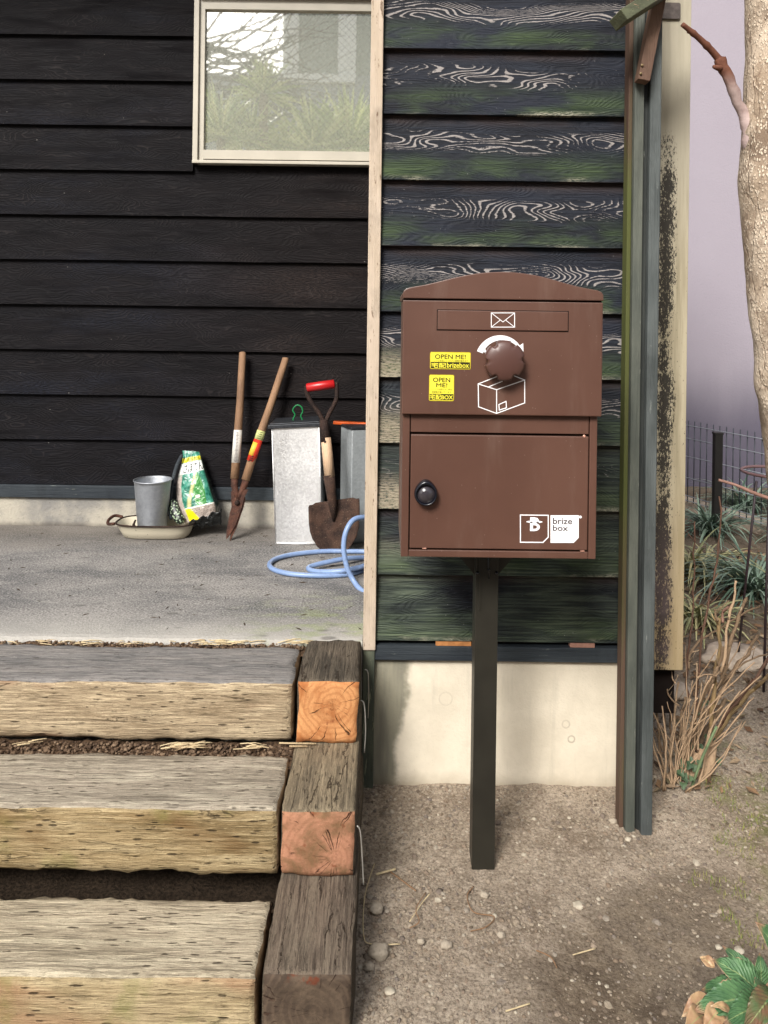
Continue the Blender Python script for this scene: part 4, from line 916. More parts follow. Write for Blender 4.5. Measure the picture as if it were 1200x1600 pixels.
# soil bag
def bag_mat():
    g = G('printed_soil_bag', .25, .5); o = g.uv(); u, v, _ = g.sep(o); n = g.noise(g.obj(), 60, 4)
    wv = g.add(v, g.mul(g.M('SUBTRACT', n, .5), .02))
    teal = g.mix(g.ss(n, .35, .65), sr(22, 92, 74), sr(70, 140, 120))
    stripe = g.M('SINE', g.mul(u, 170.)); cac = g.mix(g.ss(stripe, .2, .8), sr(26, 104, 44), sr(96, 160, 84))
    ell = g.ss(g.add(g.M('POWER', g.M('DIVIDE', g.M('SUBTRACT', u, .62), .17), 2.), g.M('POWER', g.M('DIVIDE', g.M('SUBTRACT', v, .40), .27), 2.)), 1.1, .9)
    base = g.mix(ell, teal, cac)
    # straw coloured spray
    d = g.M('ABSOLUTE', g.M('SUBTRACT', g.add(u, g.mul(g.M('SUBTRACT', .66, v), -.0)), g.add(.34, g.mul(g.M('SUBTRACT', v, .30), .75)))); base = g.mix(g.mul(g.ss(g.add(d, g.mul(n, .08)), .12, .05), g.mul(g.ss(v, .12, .2), g.ss(v, .7, .62))), base, sr(190, 184, 130))
    base = g.mix(g.mul(g.ss(wv, .20, .17), 1.), base, g.mix(g.ss(g.noise(g.obj(), 400, 3), .4, .6), sr(120, 108, 100), sr(168, 156, 146)))
    base = g.mix(g.mul(g.ss(g.M('ABSOLUTE', g.M('SUBTRACT', wv, .19)), .012, .006), 1.), base, sr(220, 216, 206))
    base = g.mix(g.mul(g.ss(wv, .20, .18), g.ss(g.add(u, g.mul(v, .9)), .48, .44)), base, sr(232, 206, 20))
    base = g.mix(g.mul(g.ss(wv, .66, .68), g.ss(wv, .82, .80)), base, sr(216, 220, 214))
    base = g.mix(g.mul(g.ss(wv, .81, .83), g.ss(wv, .90, .88)), base, sr(206, 196, 40))
    side = g.ss(u, .17, .13); base = g.mix(g.mul(side, g.ss(v, .75, .6)), base, g.mix(n, sr(150, 138, 130), sr(188, 178, 168)))
    bk_ = g.ss(u, .9, .96); base = g.mix(bk_, base, sr(40, 48, 42))
    g.col(base); g.bump(g.noise(g.obj(), 45, 3, .6, .8), .006, .8); return g.m
bag = thing('soil_bag', 'crumpled green and yellow plastic bag of cactus soil behind the tray', 'bag', PZ(312, 812, ZP))
YBG = 2.80
lev = [(0, 289, 341, 819, 803, .05), (.12, 283, 341, 806, 792, .055), (.3, 276, 334, 785, 772, .052), (.5, 275, 328, 762, 752, .045), (.68, 279, 321, 742, 732, .034), (.82, 284, 316, 724, 717, .02), (.93, 286, 313.5, 712, 708, .009), (1., 285, 312, 704, 706, .005)]
def bagpt(u, v):
    """u 0..1 across the visible front (0 left side panel .. 1 right), v 0 bottom .. 1 top"""
    v = min(1, max(0, v)); i = 0
    while i < len(lev)-2 and v > lev[i+1][0]: i += 1
    a, b = lev[i], lev[i+1]; t = (v-a[0])/(b[0]-a[0]); L = [a[k]+(b[k]-a[k])*t for k in range(6)]
    x = L[1]+(L[2]-L[1])*u; y = L[3]+(L[4]-L[3])*u
    lean = .055*v
    s = 2*u-1; dy = -L[5]*(max(0, 1-abs(s)**3.0))**.5
    wr = .004*mn.noise(Vector((u*6, v*9, 2)))*(1.2-v*.5)
    return P(x, y, YBG+lean+dy*.8+wr)
mb = MB(); NU, NV = 28, 40; vs = [bagpt(i/NU, j/NV) for j in range(NV+1) for i in range(NU+1)]
fs = [(j*(NU+1)+i, j*(NU+1)+i+1, (j+1)*(NU+1)+i+1, (j+1)*(NU+1)+i) for j in range(NV) for i in range(NU)]
bs = len(vs); vs2 = [Vector((bagpt(i/NU, j/NV).x, 0, bagpt(i/NU, j/NV).z)) for j in range(NV+1) for i in range(NU+1)]
for j in range(NV+1):
    for i in range(NU+1):
        p = bagpt(i/NU, j/NV); e = bagpt(0, j/NV); m_ = e.y; vs.append(Vector((p.x, m_+(m_-p.y)*.6, p.z)))
fs += [(bs+j*(NU+1)+i, bs+(j+1)*(NU+1)+i, bs+(j+1)*(NU+1)+i+1, bs+j*(NU+1)+i+1) for j in range(NV) for i in range(NU)]
fs += [(i, bs+i, bs+i+1, i+1) for i in range(NU)]
mb.add(vs, fs, 0, True); bo = mb.build('sack', bag_mat(), bag)
uvl = bo.data.uv_layers.new(name='UVMap'); tot = (NU+1)
for lp in bo.data.loops:
    k = lp.vertex_index; back = k >= bs; k2 = k-bs if back else k; uvl.data[lp.index].uv = ((k2 % tot)/NU if not back else .99, (k2//tot)/NV)
def bag_text(txt, u0, u1, v0, v1, m, slope=0.):
    vs, fs = text_geo(txt); mb = MB(); mb.add([bagpt(u0+a*(u1-u0), v0+b*(v1-v0)+slope*a)+Vector((0, -.0022, 0)) for a, b in vs], fs); mb.build('lettering', m, bo)
bag_text('さぼてん', .16, .95, .685, .80, M['black_ink']); bag_text('かんたん', .26, .92, .835, .885, M['black_ink'])
mb = MB(); mb.add([bagpt(a, b)+Vector((0, -.003, 0)) for a, b in ((.52, .30), (.64, .30), (.64, .345), (.52, .345))], [(0, 1, 2, 3)]); mb.build('price_tag', M['label_white'], bo)
M['shiny_black'] = plain('crumpled_black_film', sr(22, 24, 24), .22, .5, var=.5, sc=120, bump=.003)
mb = MB(); vs = []
for j in range(9):
    for i in range(17):
        u, v = i/16, j/8; p = P(296+50*u, 826-7*u-22*v*(.5+.5*u)+2.5*math.sin(u*20+v*3), 2.77-.02*v); p.z = max(p.z, ZP+.003); p += Vector((0, .012*mn.noise(Vector((u*8, v*5, 0))), .006*mn.noise(Vector((u*9, v*6, 4))))); vs.append(p)
mb.add(vs, [(j*17+i, j*17+i+1, (j+1)*17+i+1, (j+1)*17+i) for j in range(8) for i in range(16)], 0, True)
tag(mb.build('plastic_film', M['shiny_black'], solid=.002), 'crumpled black plastic film under the green soil bag', 'plastic')
def dotted():
    g = G('dotted_black_pouch', .4, .4); v = g.vor(g.obj(), 120, rnd=.7); g.col(g.mix(g.ss(v, .42, .3), sr(20, 26, 22), sr(150, 168, 140))); return g.m
mb = MB(); mb.tube(cr([P(270, 781, 2.80), P(272, 795, 2.78), P(278, 808, 2.765), P(286, 817, 2.76)], 4), [.008]+[.017]*10+[.012, .007], 14, flat=.6)
tag(mb.build('dotted_pouch', dotted()), 'small black pouch with pale dots between bucket and soil bag', 'pouch')
mb = MB(); mb.tube(cr([P(285, 710, 2.83), P(276, 728, 2.82), P(269, 756, 2.80), P(266, 785, 2.79), P(267, 812, 2.78)], 5), [.004]+[.0065]*19+[.005], 10, flat=.5)
tag(mb.build('black_scoop', M['trim_dark']), 'slim curved black scoop handle leaning between bucket and bag', 'scoop')
# hose
g = G('pale_blue_hose', .35, .4); n = g.noise(g.obj(), 20, 3); n5 = g.noise(g.obj(), 90, 5, .7); g.col(g.mix(g.mul(g.ss(n5, .5, .68), .3), g.mix(n, sr(104, 128, 168), sr(134, 156, 192)), sr(96, 92, 84))); 
zr = ZP+.0085
A = lambda x, y, z=zr: PZ(x, y, z)
pts = [Vector((.10, 2.5, zr)), A(580, 863), A(545, 861.5), A(505, 861.5), A(460, 866), A(432, 873), A(421, 882), A(430, 891), A(460, 897.5), A(505, 899.5), A(545, 897), A(575, 889), Vector((.05, 2.46, zr)), Vector((.09, 2.54, zr)), Vector((.05, 2.58, zr+.004)), A(575, 870.5), A(540, 873, zr+.014), A(500, 881, zr+.010), A(482, 887.5, zr+.006), A(494, 893, zr+.004), A(530, 892.5, zr+.012), A(560, 887, zr+.017), A(585, 880, zr+.014), Vector((.06, 2.42, zr+.02)), P(590, 810, 2.40), P(572, 808, 2.36), P(553, 812, 2.33), P(541, 830, 2.31), P(537, 856, 2.30), P(542, 885, 2.29), P(553, 908, 2.28), P(568, 924, 2.24), Vector((.0, 2.20, zr))]
mb = MB(); mb.tube(cr(pts, 7), .0078, 12); tag(mb.build('garden_hose', g.m), 'coiled pale blue garden hose on the porch floor', 'hose')

# ================================================================== GRAVEL, TWIGS, LITTER
def ico():
    bm = bmesh.new(); bmesh.ops.create_icosphere(bm, subdivisions=1, radius=1); v = [x.co.copy() for x in bm.verts]; f = [tuple(q.index for q in p.verts) for p in bm.faces]; bm.free(); return v, f
IV, IF = ico()
def pebble(mb, p, s, rnd=random):
    e = mathutils_rot(rnd); k = Vector((rnd.uniform(.7, 1.3), rnd.uniform(.7, 1.2), rnd.uniform(.45, .8))); 
    mb.add([p+(e@Vector((v.x*k.x*(1+.25*mn.noise(v*2+p*90)), v.y*k.y*(1+.25*mn.noise(v*3+p*70)), v.z*k.z)))*s for v in IV], IF, 0, rnd.random() < .35)
def mathutils_rot(rnd):
    return Matrix.Rotation(rnd.uniform(0, 6.28), 3, 'Z') @ Matrix.Rotation(rnd.uniform(-.5, .5), 3, 'X')
M['pebble'] = island('pebbles', [sr(96, 84, 72), sr(150, 138, 122), sr(120, 104, 88), sr(152, 140, 122), sr(134, 118, 102), sr(108, 98, 90), sr(178, 168, 150)])
mb = MB(); n = 0; rnd = random.Random(3)
while n < 17000:
    x = rnd.uniform(-.03, 1.25); y = 1.15+1.35*rnd.random()**1.5
    if y > YF-.012 and x < .64: continue
    if abs(x-PX) < .026 and 1.62 < y < 1.68: continue
    if mn.noise(Vector((x*4, y*4, 9))) < -.15 and rnd.random() < .6: continue
    e = .55*x-y
    s = .0013+.0040*rnd.random()**3.2+(.004 if rnd.random() < .012 else 0)
    if e > -1.3 and .25 < x < .78 and y < 1.72 and (rnd.random() < .7 or s > .0045): continue
    pebble(mb, Vector((x, y, gz(x, y)+s*.15)), s, rnd); n += 1
for k in range(1500):
    x = rnd.uniform(-.03, 1.2); y = 1.15+1.1*rnd.random()**1.3; s = .0035+.0055*rnd.random()**2.2
    if (y > YF-.02 and x < .64) or (abs(x-PX) < .03 and 1.62 < y < 1.69): continue
    if mn.noise(Vector((x*6, y*6, 19))) < -.05 and rnd.random() < .7: continue
    pebble(mb, Vector((x, y, gz(x, y)-s*.1)), s, rnd)
tag(mb.build('gravel', M['pebble']), 'fine pale gravel scattered over the bare earth', 'gravel', kind='stuff')
# distinct stones
M['stone'] = island('stone', [sr(140, 130, 116), sr(172, 160, 142)])
M['stone_pale'] = plain('pale_stone', sr(176, 166, 148), .8, .2, var=.15, sc=50, bump=.003)
IV2 = None
def stone(px_, py_, s, lb, m='stone', flat=.6):
    bm = bmesh.new(); bmesh.ops.create_icosphere(bm, subdivisions=3, radius=1); p = PZ(px_, py_, 0.004)
    for v in bm.verts:
        d = 1+.3*mn.noise(v.co*1.5+p*31)+.08*mn.noise(v.co*5+p*11); v.co = Vector((v.co.x*d*s, v.co.y*d*s*.85, v.co.z*d*s*flat))
    me = bpy.data.meshes.new('stone'); 
    for f in bm.faces: f.smooth = True
    bm.to_mesh(me); bm.free(); me.materials.append(M[m]); o = bpy.data.objects.new('stone', me); COL.objects.link(o); o.location = p+Vector((0, 0, s*flat*.35)); tag(o, lb, 'stone', 'stones lying on the earth')
stone(588, 1422, .014, 'grey stone beside the lowest side sleeper'); stone(592, 1490, .019, 'largest grey stone against the bottom of the sleepers'); stone(577, 1512, .010, 'rounded grey stone at the foot of the dark sleeper end')
stone(697, 1478, .011, 'light grey stone in the gravel below the mailbox post'); stone(757, 1400, .009, 'round pale stone just below the post foot'); stone(658, 1472, .007, 'small brown stone left of the light grey stone')
stone(905, 1415, .012, 'flat yellowish stone in the open gravel', 'stone_pale', .3); stone(609, 1549, .009, 'flat white stone near the bottom edge', 'stone_pale', .35)
stone(981, 1312, .007, 'white pebble at the foot of the wooden post', 'stone_pale'); stone(1123, 1481, .006, 'pale pebble above the serrated leaves', 'stone_pale'); stone(1155, 1487, .009, 'white stone behind the serrated leaves', 'stone_pale')
stone(958, 1285, .010, 'grey stone left of the wooden post foot'); stone(783, 1462, .008, 'buff stone in the middle of the gravel')
M['block'] = plain('rough_block', sr(168, 154, 138), .9, .15, var=.2, sc=40, bump=.004)
stone(1150, 1030, .12, 'wide flat buff stone among the strap leaves', 'block', .22); stone(1045, 1082, .07, 'rough buff stone under the wall panel', 'block', .35)
# twigs
M['straw'] = island('straw', [sr(176, 156, 122), sr(206, 188, 150), sr(140, 116, 88)]); M['twig'] = island('dry_twig', [sr(112, 84, 62), sr(150, 120, 92)])
tw = [(((610, 1362), (650, 1392)), 'long straight brown twig left of the post foot', .0016), (((588, 1366), (618, 1358)), 'short pale stick near the sleepers', .0022), (((740, 1385), (730, 1400), (740, 1425), (772, 1432), (760, 1448), (735, 1455)), 'curled green-brown stem below the post foot', .0012),
      (((585, 1350), (570, 1400), (568, 1460), (580, 1475), (625, 1475)), 'long thin dry stem bent along the sleeper', .0012), (((665, 1395), (650, 1420), (655, 1440), (640, 1450)), 'fine crooked stem in the left gravel', .0011), (((838, 1485), (860, 1495), (870, 1512)), 'short crooked twig in the lower gravel', .0013),
      (((895, 1492), (930, 1482)), 'straight pale stick in the darker earth', .0012), (((790, 1580), (828, 1568)), 'pale stick near the bottom edge', .0013), (((690, 1222), (700, 1226), (733, 1222), (736, 1240)), 'thin brown stem against the foundation', .0012), (((640, 1440), (660, 1410), (672, 1396)), 'pale stem lying across the left gravel', .001)]
for pts, lb, r in tw:
    mb = MB(); mb.tube(cr([PZ(a, b, .007+.004*((i*7) % 3)/2) for i, (a, b) in enumerate(pts)], 5), r, 6); tag(mb.build('dry_twig', M['twig'] if 'brown' in lb or 'crooked' in lb else M['straw']), lb, 'twig', 'dry twigs on the gravel')
mb = MB(); rnd = random.Random(5)
def sprig(mb, c, L, r, z, ang=None, w=.0012):
    a = rnd.uniform(-.5, .5) if ang is None else ang; d = Vector((math.cos(a), math.sin(a)*.6, rnd.uniform(-.02, .12)))*L/2
    mb.tube([c-d, c+Vector((0, 0, rnd.uniform(0, .003))), c+d], w, 5)
for (cx_, cy_, zz, nn, spx) in ((580/2, 960+410/2, .238, 26, 26), (790/2, 960+412/2, .238, 10, 16), (340, 1003, .366, 30, 60), (60, 1003, .362, 12, 60), (180, 1003, .362, 14, 60), (470, 1002, .368, 12, 20), (50, 1160, .236, 5, 20)):
    for k in range(nn):
        c = PZ(cx_+rnd.gauss(0, spx*.6), cy_+rnd.uniform(-4, 4), zz); sprig(mb, c, rnd.uniform(.012, .06), 0, zz, None, rnd.uniform(.0006, .0013))
for a, b, c, d in ((436, 1161, 494, 1162), (452, 1166, 480, 1166)): mb.tube([PZ(a, b, .243), PZ(c, d, .243)], .0018, 6)
tag(mb.build('straw', M['straw']), 'bits of dry straw lying along the step joints', 'straw', kind='stuff')
# crumbs of soil in the joints
M['clod'] = island('soil_clod', [sr(60, 46, 36), sr(92, 74, 58), sr(124, 104, 84)])
mb = MB(); rnd = random.Random(6)
for y0, y1, zz, nn in ((1.868, 1.90, .358, 900), (1.637, 1.685, .229, 1000), (1.412, 1.47, .045, 900)):
    for k in range(nn):
        x = rnd.uniform(-1.05, -.185); y = rnd.uniform(y0, y1); s = .0015+.004*rnd.random()**2; pebble(mb, Vector((x, y, zz+s*.3)), s, rnd)
tag(mb.build('soil_crumbs', M['clod']), 'loose crumbs of dark soil in the joints of the steps', 'soil', kind='stuff')
# porch debris
mb = MB(); rnd = random.Random(8)
for k in range(130):
    c = Vector((rnd.uniform(-1.3, -.05), 1.93+.9*rnd.random(), ZP+.001)); s = rnd.uniform(.003, .014)
    a = rnd.uniform(0, 3.14); d = Vector((math.cos(a), math.sin(a), 0))*s; t = Vector((-d.y, d.x, 0))*rnd.uniform(.08, .3)
    mb.add([c-d, c+t+Vector((0, 0, .001)), c+d, c-t], [(0, 1, 2, 3)])
tag(mb.build('leaf_debris', plain('dark_debris', sr(70, 58, 48), .9, .1, var=.3, sc=90)), 'tiny dark bits of leaf on the porch floor', 'debris', kind='stuff')

# ================================================================== RIGHT GARDEN
def tree():
    t = thing('tree', 'bare tree trunk with pale flaking bark at the right edge', 'tree', (1.15, 1.75, 0))
    Y = 1.70
    cl = [(1222, -260, 58), (1220, -60, 52), (1219, 60, 51), (1218, 180, 53), (1217, 260, 57), (1219, 330, 57), (1224, 430, 53), (1229, 520, 50), (1236, 585, 53), (1242, 640, 50), (1256, 720, 55), (1278, 830, 62), (1300, 980, 72), (1320, 1120, 82), (1330, 1320, 105)]
    pts = [(P(a, b, Y), r*Y/F) for a, b, r in cl]; path = cr([p for p, r in pts], 8); rr = cr([Vector((r, 0, 0)) for p, r in pts], 8)
    mb = MB(); mb.tube(path, [q.x for q in rr], 40)
    out = []
    for v in mb.v: p = Vector(v); out.append(p+Vector((1, .3, 0))*.006*mn.noise(p*14)+Vector((1, .5, 0))*.003*mn.noise(p*32))
    mb.v = [tuple(q) for q in out]; tr = mb.build('trunk', M['bark'], t)
    g = G('twig_bark', .8, .2); o = g.obj(); x, y, z = g.sep(o); n = g.noise(o, 60, 4); 
    g.col(g.mix(g.ss(z, P(0, 120, Y).z-.03, P(0, 100, Y).z), g.mix(n, sr(136, 112, 108), sr(190, 172, 166)), g.mix(n, sr(78, 46, 36), sr(118, 78, 60)))); g.bump(n, .002)
    mb = MB(); pb = cr([P(1190, 235, Y), P(1166, 186, Y), P(1150, 155, Y-.01), P(1138, 125, Y-.02), P(1128, 102, Y-.02), P(1124, 93, Y-.02)], 6); pb = [p+Vector((mn.noise(p*40), 0, mn.noise(p*40)))*.004 for p in pb]; mb.tube(pb, [(.030*max(0, 1-i/7)**1.3+.0118)*(1+.18*mn.noise(p*70)) for i, p in enumerate(pb)], 14)
    mb.tube(cr([P(1128, 103, Y-.02), P(1124, 94, Y-.02), P(1108, 75, Y-.03), P(1088, 56, Y-.04), P(1066, 38, Y-.05)], 5), [(.009-.0002*i)*(1.25 if i in (5, 11, 16) else 1) for i in range(21)], 10)
    mb.tube([P(1131, 108, Y-.02), P(1121, 106, Y-.03), P(1115, 104, Y-.035)], [.008, .006, .004], 8)
    mb.tube([P(1126, 92, Y-.02), P(1131, 90, Y-.02)], [.006, .003], 8); mb.tube([P(1080, 50, Y-.04), P(1074, 50, Y-.04)], [.005, .003], 8)
    mb.build('branch', g.m, t)
    g2 = plain('pink_twig', sr(138, 106, 94), .6, .3, var=.2)
    mb = MB(); mb.tube(cr([P(1123, 750, Y), P(1150, 758, Y), P(1175, 769, Y), P(1200, 778, Y), P(1240, 790, Y), P(1275, 800, Y)], 4), [.003]*6+[.004]*15, 8); mb.build('branch', g2, t)
    # bare crown above the frame
    rnd = random.Random(21); top = P(1222, -260, Y)
    for k in range(7):
        mb = MB(); a = rnd.uniform(0, 6.28); pts = [top+Vector((0, 0, -.05))]; d = Vector((math.cos(a)*.5, math.sin(a)*.5, 1))
        for i in range(5): d += Vector((rnd.uniform(-.3, .3), rnd.uniform(-.3, .3), 0)); pts.append(pts[-1]+d*.18)
        mb.tube(pts, [.028, .022, .017, .012, .008, .003], 8); mb.build('branch', M['bark'], t)
tree()
# strap-leaved clumps
def leafmat(name, c1, c2, rough=.4):
    g = G(name, rough, .5); r = g.nd('ShaderNodeNewGeometry').outputs['Random Per Island']; n = g.noise(g.obj(), 30, 3)
    g.col(g.mix(r, c1, c2)); g.inp('Subsurface Weight', 0.); return g.m
M['strap'] = leafmat('strap_leaf', sr(44, 70, 56), sr(138, 158, 138), .3); M['strap2'] = leafmat('dry_strap_leaf', sr(104, 114, 76), sr(186, 178, 130))
def strap(mb, base, az_, L, w, arch, rnd):
    N = 7; pts = []; d = Vector((math.cos(az_), math.sin(az_), 0)); sd = Vector((-d.y, d.x, 0)); el0 = rnd.uniform(.9, 1.45)
    p = base.copy(); a = el0
    for i in range(N+1):
        t = i/N; ww = w*(1-t**2.2)*(.6+.4*min(1, t*4)); pts.append((p.copy(), ww)); a -= arch/N; p = p+(d*math.cos(a)+Vector((0, 0, 1))*math.sin(a))*L/N
    vs = []
    for q, ww in pts: vs += [q-sd*ww, q+Vector((0, 0, -ww*.5)), q+sd*ww]
    fs = []
    for i in range(N): k = i*3; fs += [(k, k+1, k+4, k+3), (k+1, k+2, k+5, k+4)]
    mb.add(vs, fs, 0, True)
def clump(c, n, L, w, m, lb, seed):
    rnd = random.Random(seed); mb = MB()
    for k in range(int(n*1.7)):
        a = rnd.uniform(0, 6.28); strap(mb, c+Vector((rnd.gauss(0, .03), rnd.gauss(0, .03), 0)), a, L*rnd.uniform(.6, 1.2), w*rnd.uniform(.7, 1.2), rnd.uniform(1.2, 2.4), rnd)
    t = thing('strap_leaf_plant', lb, 'plant', c, 'strap-leaved plants in the shaded bed'); mb.build('leaves', M[m], t)
for i, (a, b, nn, L, m, lb) in enumerate(((1185, 935, 90, .42, 'strap', 'large dark strap-leaved clump in the centre of the bed'), (1095, 905, 80, .36, 'strap2', 'yellowish strap-leaved clump against the cream wall panel'), (1110, 835, 70, .38, 'strap', 'strap-leaved clump below the dark fence post'),
                     (1165, 800, 70, .38, 'strap', 'strap-leaved clump close to the wire fence'), (1260, 850, 60, .42, 'strap', 'strap-leaved clump beside the ring support'), (1090, 975, 40, .26, 'strap2', 'small sparse strap-leaved clump behind the bare canes'), (1230, 790, 50, .3, 'strap', 'strap-leaved clump half hidden behind the tree'))):
    clump(PZ(a, b, 0), nn, L, .0065, m, lb, 40+i)
# bare cane shrub
cs = thing('cane_shrub', 'pruned shrub of bare tan canes beside the wooden post', 'shrub', PZ(1075, 1225, 0))
M['cane'] = island('cane_bark', [sr(132, 110, 88), sr(182, 158, 128), sr(152, 126, 100), sr(198, 178, 150)], .7, .25)
M['cane_red'] = plain('reddish_cane', sr(122, 92, 76), .6, .3, var=.2); M['cane_tan'] = plain('tan_cane', sr(170, 144, 104), .7, .25, var=.15)
canes = [([(1110, 1180), (1113, 1110), (1122, 1040), (1124, 965)], .0062, 'cane_tan'), ([(1085, 1200), (1100, 1165), (1112, 1110)], .006, 'cane_tan'), ([(1085, 1120), (1098, 990), (1112, 920), (1123, 845), (1126, 775)], .0032, 'cane_red'),
         ([(1078, 1090), (1072, 1060), (1078, 1000), (1082, 955), (1084, 900), (1086, 815)], .003, 'cane_red'), ([(1130, 1060), (1140, 1010), (1155, 965), (1167, 935)], .0052, 'cane'), ([(1125, 1050), (1140, 970), (1152, 908)], .0038, 'cane'),
         ([(1120, 1075), (1150, 1040), (1170, 1020), (1184, 993)], .005, 'cane'), ([(1085, 1200), (1125, 1130), (1165, 1080), (1200, 1028), (1225, 1005)], .005, 'cane_red'), ([(1080, 1215), (1130, 1130), (1170, 1085), (1205, 1050), (1230, 1035)], .006, 'cane_tan'),
         ([(1060, 1170), (1066, 1110), (1086, 1046)], .006, 'cane'), ([(1066, 1190), (1085, 1120), (1118, 1050), (1128, 1010)], .0055, 'cane'), ([(1070, 1200), (1095, 1135), (1150, 1040)], .0062, 'cane'), ([(1075, 1045), (1080, 1020), (1095, 1000), (1130, 978), (1190, 945)], .0034, 'cane'),
         ([(1050, 1190), (1048, 1120), (1040, 1078), (1038, 1048)], .003, 'cane'), ([(1055, 1180), (1058, 1110), (1059, 1060)], .0035, 'cane'), ([(1035, 1200), (1030, 1140), (1020, 1090), (1017, 1060)], .0032, 'cane'), ([(1040, 1195), (1038, 1120), (1030, 1100), (1018, 1085)], .0032, 'cane'),
         ([(1062, 1105), (1045, 1090), (1041, 1075), (1040, 1050)], .0022, 'cane'), ([(1054, 1070), (1050, 1060), (1050, 1046)], .002, 'cane'), ([(1045, 1200), (1052, 1130), (1060, 1066)], .0036, 'cane'), ([(1072, 1120), (1086, 1148), (1076, 1170)], .0018, 'cane'), ([(1088, 1060), (1110, 1053), (1120, 1055)], .0018, 'cane'),
         ([(1058, 1215), (1030, 1160), (1015, 1130)], .0026, 'cane'), ([(1065, 1212), (1062, 1150), (1070, 1090)], .004, 'cane'), ([(1070, 1205), (1090, 1170), (1105, 1140), (1135, 1090)], .0065, 'cane'), ([(1130, 972), (1128, 958), (1138, 948)], .004, 'cane_red'), ([(1122, 972), (1118, 960), (1115, 953)], .0035, 'cane'), ([(1112, 1110), (1106, 1085), (1108, 1060)], .003, 'cane_red'),
         ([(1150, 1045), (1175, 1030), (1225, 1008)], .0025, 'cane'), ([(1140, 1110), (1170, 1070), (1215, 1060)], .002, 'cane')]
rnd = random.Random(11)
for pts, r, m in canes:
    Yc = rnd.uniform(1.95, 2.12); q_ = []
    for i, (a, b) in enumerate(pts): q_.append(P(a, b, Yc+.02*i))
    path = cr(q_, 5); path = [p+Vector((mn.noise(p*26), mn.noise(p*26+Vector((0, 7, 0))), mn.noise(p*30+Vector((9, 0, 0)))))*.006 for p in path]; k = len(path)
    mb = MB(); mb.tube(path, [r*(1-.35*i/k)*(1.28 if i % 4 == 2 else 1) for i in range(k)], 8)
    for i in range(2, k-1, 3):
        if rnd.random() < .55: d_ = Vector((rnd.uniform(-1, 1), -.3, rnd.uniform(.3, 1.2))).normalized()*rnd.uniform(.008, .05); mb.tube([path[i], path[i]+d_*.6, path[i]+d_+Vector((0, 0, .004))], [r*.5, r*.35, r*.15], 5); mb.build('stem', M[m], cs)
for k in range(34):
    a = PZ(rnd.gauss(1066, 18), rnd.uniform(1195, 1238), 0); dx = rnd.uniform(-.16, .2); h = rnd.uniform(.12, .34); b = a+Vector((dx*.4, rnd.uniform(-.02, .05), h*.5)); c = a+Vector((dx, rnd.uniform(-.02, .08), h))
    mb = MB(); pth = [p+Vector((mn.noise(p*40), 0, mn.noise(p*40+Vector((3, 0, 0)))))*.005 for p in cr([a, b, c], 5)]; r_ = rnd.uniform(.0012, .0034); mb.tube(pth, [r_*(1-.05*i)*(1.2 if i % 3 == 1 else 1) for i in range(len(pth))], 6); mb.build('stem', M['cane'], cs)
for k in range(7):   # woody crown at the base
    a = P(1040+k*10, 1232-abs(k-3)*3, 1.97); b = P(1062+k*9, 1195-k*6, 2.0); mb = MB(); mb.tube([a, (a+b)/2+Vector((.004, 0, 0)), b], [.010, .012, .008], 8); mb.build('stem', M['cane'], cs)
# ring support
rg = thing('plant_ring_support', 'thin dark metal ring support standing behind the canes', 'plant support', P(1205, 1030, 2.62))
M['dark_metal'] = plain('dark_coated_wire', sr(52, 40, 44), .5, .4, var=.15, bump=0)
rc = P(1212, 738, 2.6); mb = MB(); mb.tube([rc+Vector((.105*math.cos(a*.2618), .105*math.sin(a*.2618), 0)) for a in range(24)], .005, 8, closed=True); mb.build('ring', plain('mauve_ring', sr(120, 92, 92), .5, .4, var=.1), rg)
for a, b in ((P(1182, 752, 2.52), PZ(1152, 1035, 0)), (P(1202, 752, 2.5), PZ(1193, 1082, 0)), (rc+Vector((.09, .05, 0)), Vector((1.45, 2.7, 0)))): mb = MB(); mb.tube([a, b], .0042, 8); mb.build('leg', M['dark_metal'], rg)
# wire fence
fn = thing('wire_fence', 'low green-grey wire mesh fence with a dark square post', 'fence', (1.7, 4.2, 0))
fa, fb = Vector((1.62, 5.4, 0)), Vector((2.45, 3.3, 0)); fd = (fb-fa); FL = fd.length; fd.normalize(); fh = .56
g = plain('fence_wire', sr(60, 64, 70), .4, .4, .3, var=.1, bump=0); g2 = plain('fence_wire_light', sr(150, 156, 162), .4, .4, .3, var=.1, bump=0)
mb = MB(); k = 0
while k*.05 < FL: p = fa+fd*k*.05; mb.tube([p+Vector((0, 0, .06)), p+Vector((0, 0, fh))], .0032, 5); k += 1
mb.build('vertical_wires', g, fn); mb = MB()
for h in (.07, .10, .21, .34, .45, .53): mb.tube([fa+Vector((-.006, -.006, h)), fb+Vector((-.006, -.006, h))], .003, 5)
mb.build('horizontal_wires', g2, fn)
for s_ in (0., 1.32): p = fa+fd*(FL*0+.0)+fd*s_ if s_ else None
tpx = P(1120, 700, 4.25); mb = MB(); mb.box(tpx.x-.021, tpx.x+.021, 4.22, 4.26, 0, .55); mb.box(tpx.x-.024, tpx.x+.024, 4.217, 4.263, .55, .562); mb.build('post', plain('dark_post', sr(30, 28, 26), .5, .4, var=.1), fn, bevel=.002)
mb = MB(); mb.box(2.43, 2.47, 3.28, 3.32, 0, .55); mb.build('post', plain('dark_post', sr(30, 28, 26), .5, .4, var=.1), fn, bevel=.002)
mb = MB(); fo = Vector((.06, .02, 0)); mb.obox(fa+fo+Vector((0, 0, .01)), fb+fo+Vector((0, 0, .01)), .10, .10, up=Vector((0, 0, 1)))
tag(mb.build('kerb', M['block'], bevel=.004), 'low concrete kerb along the foot of the wire fence', 'kerb')
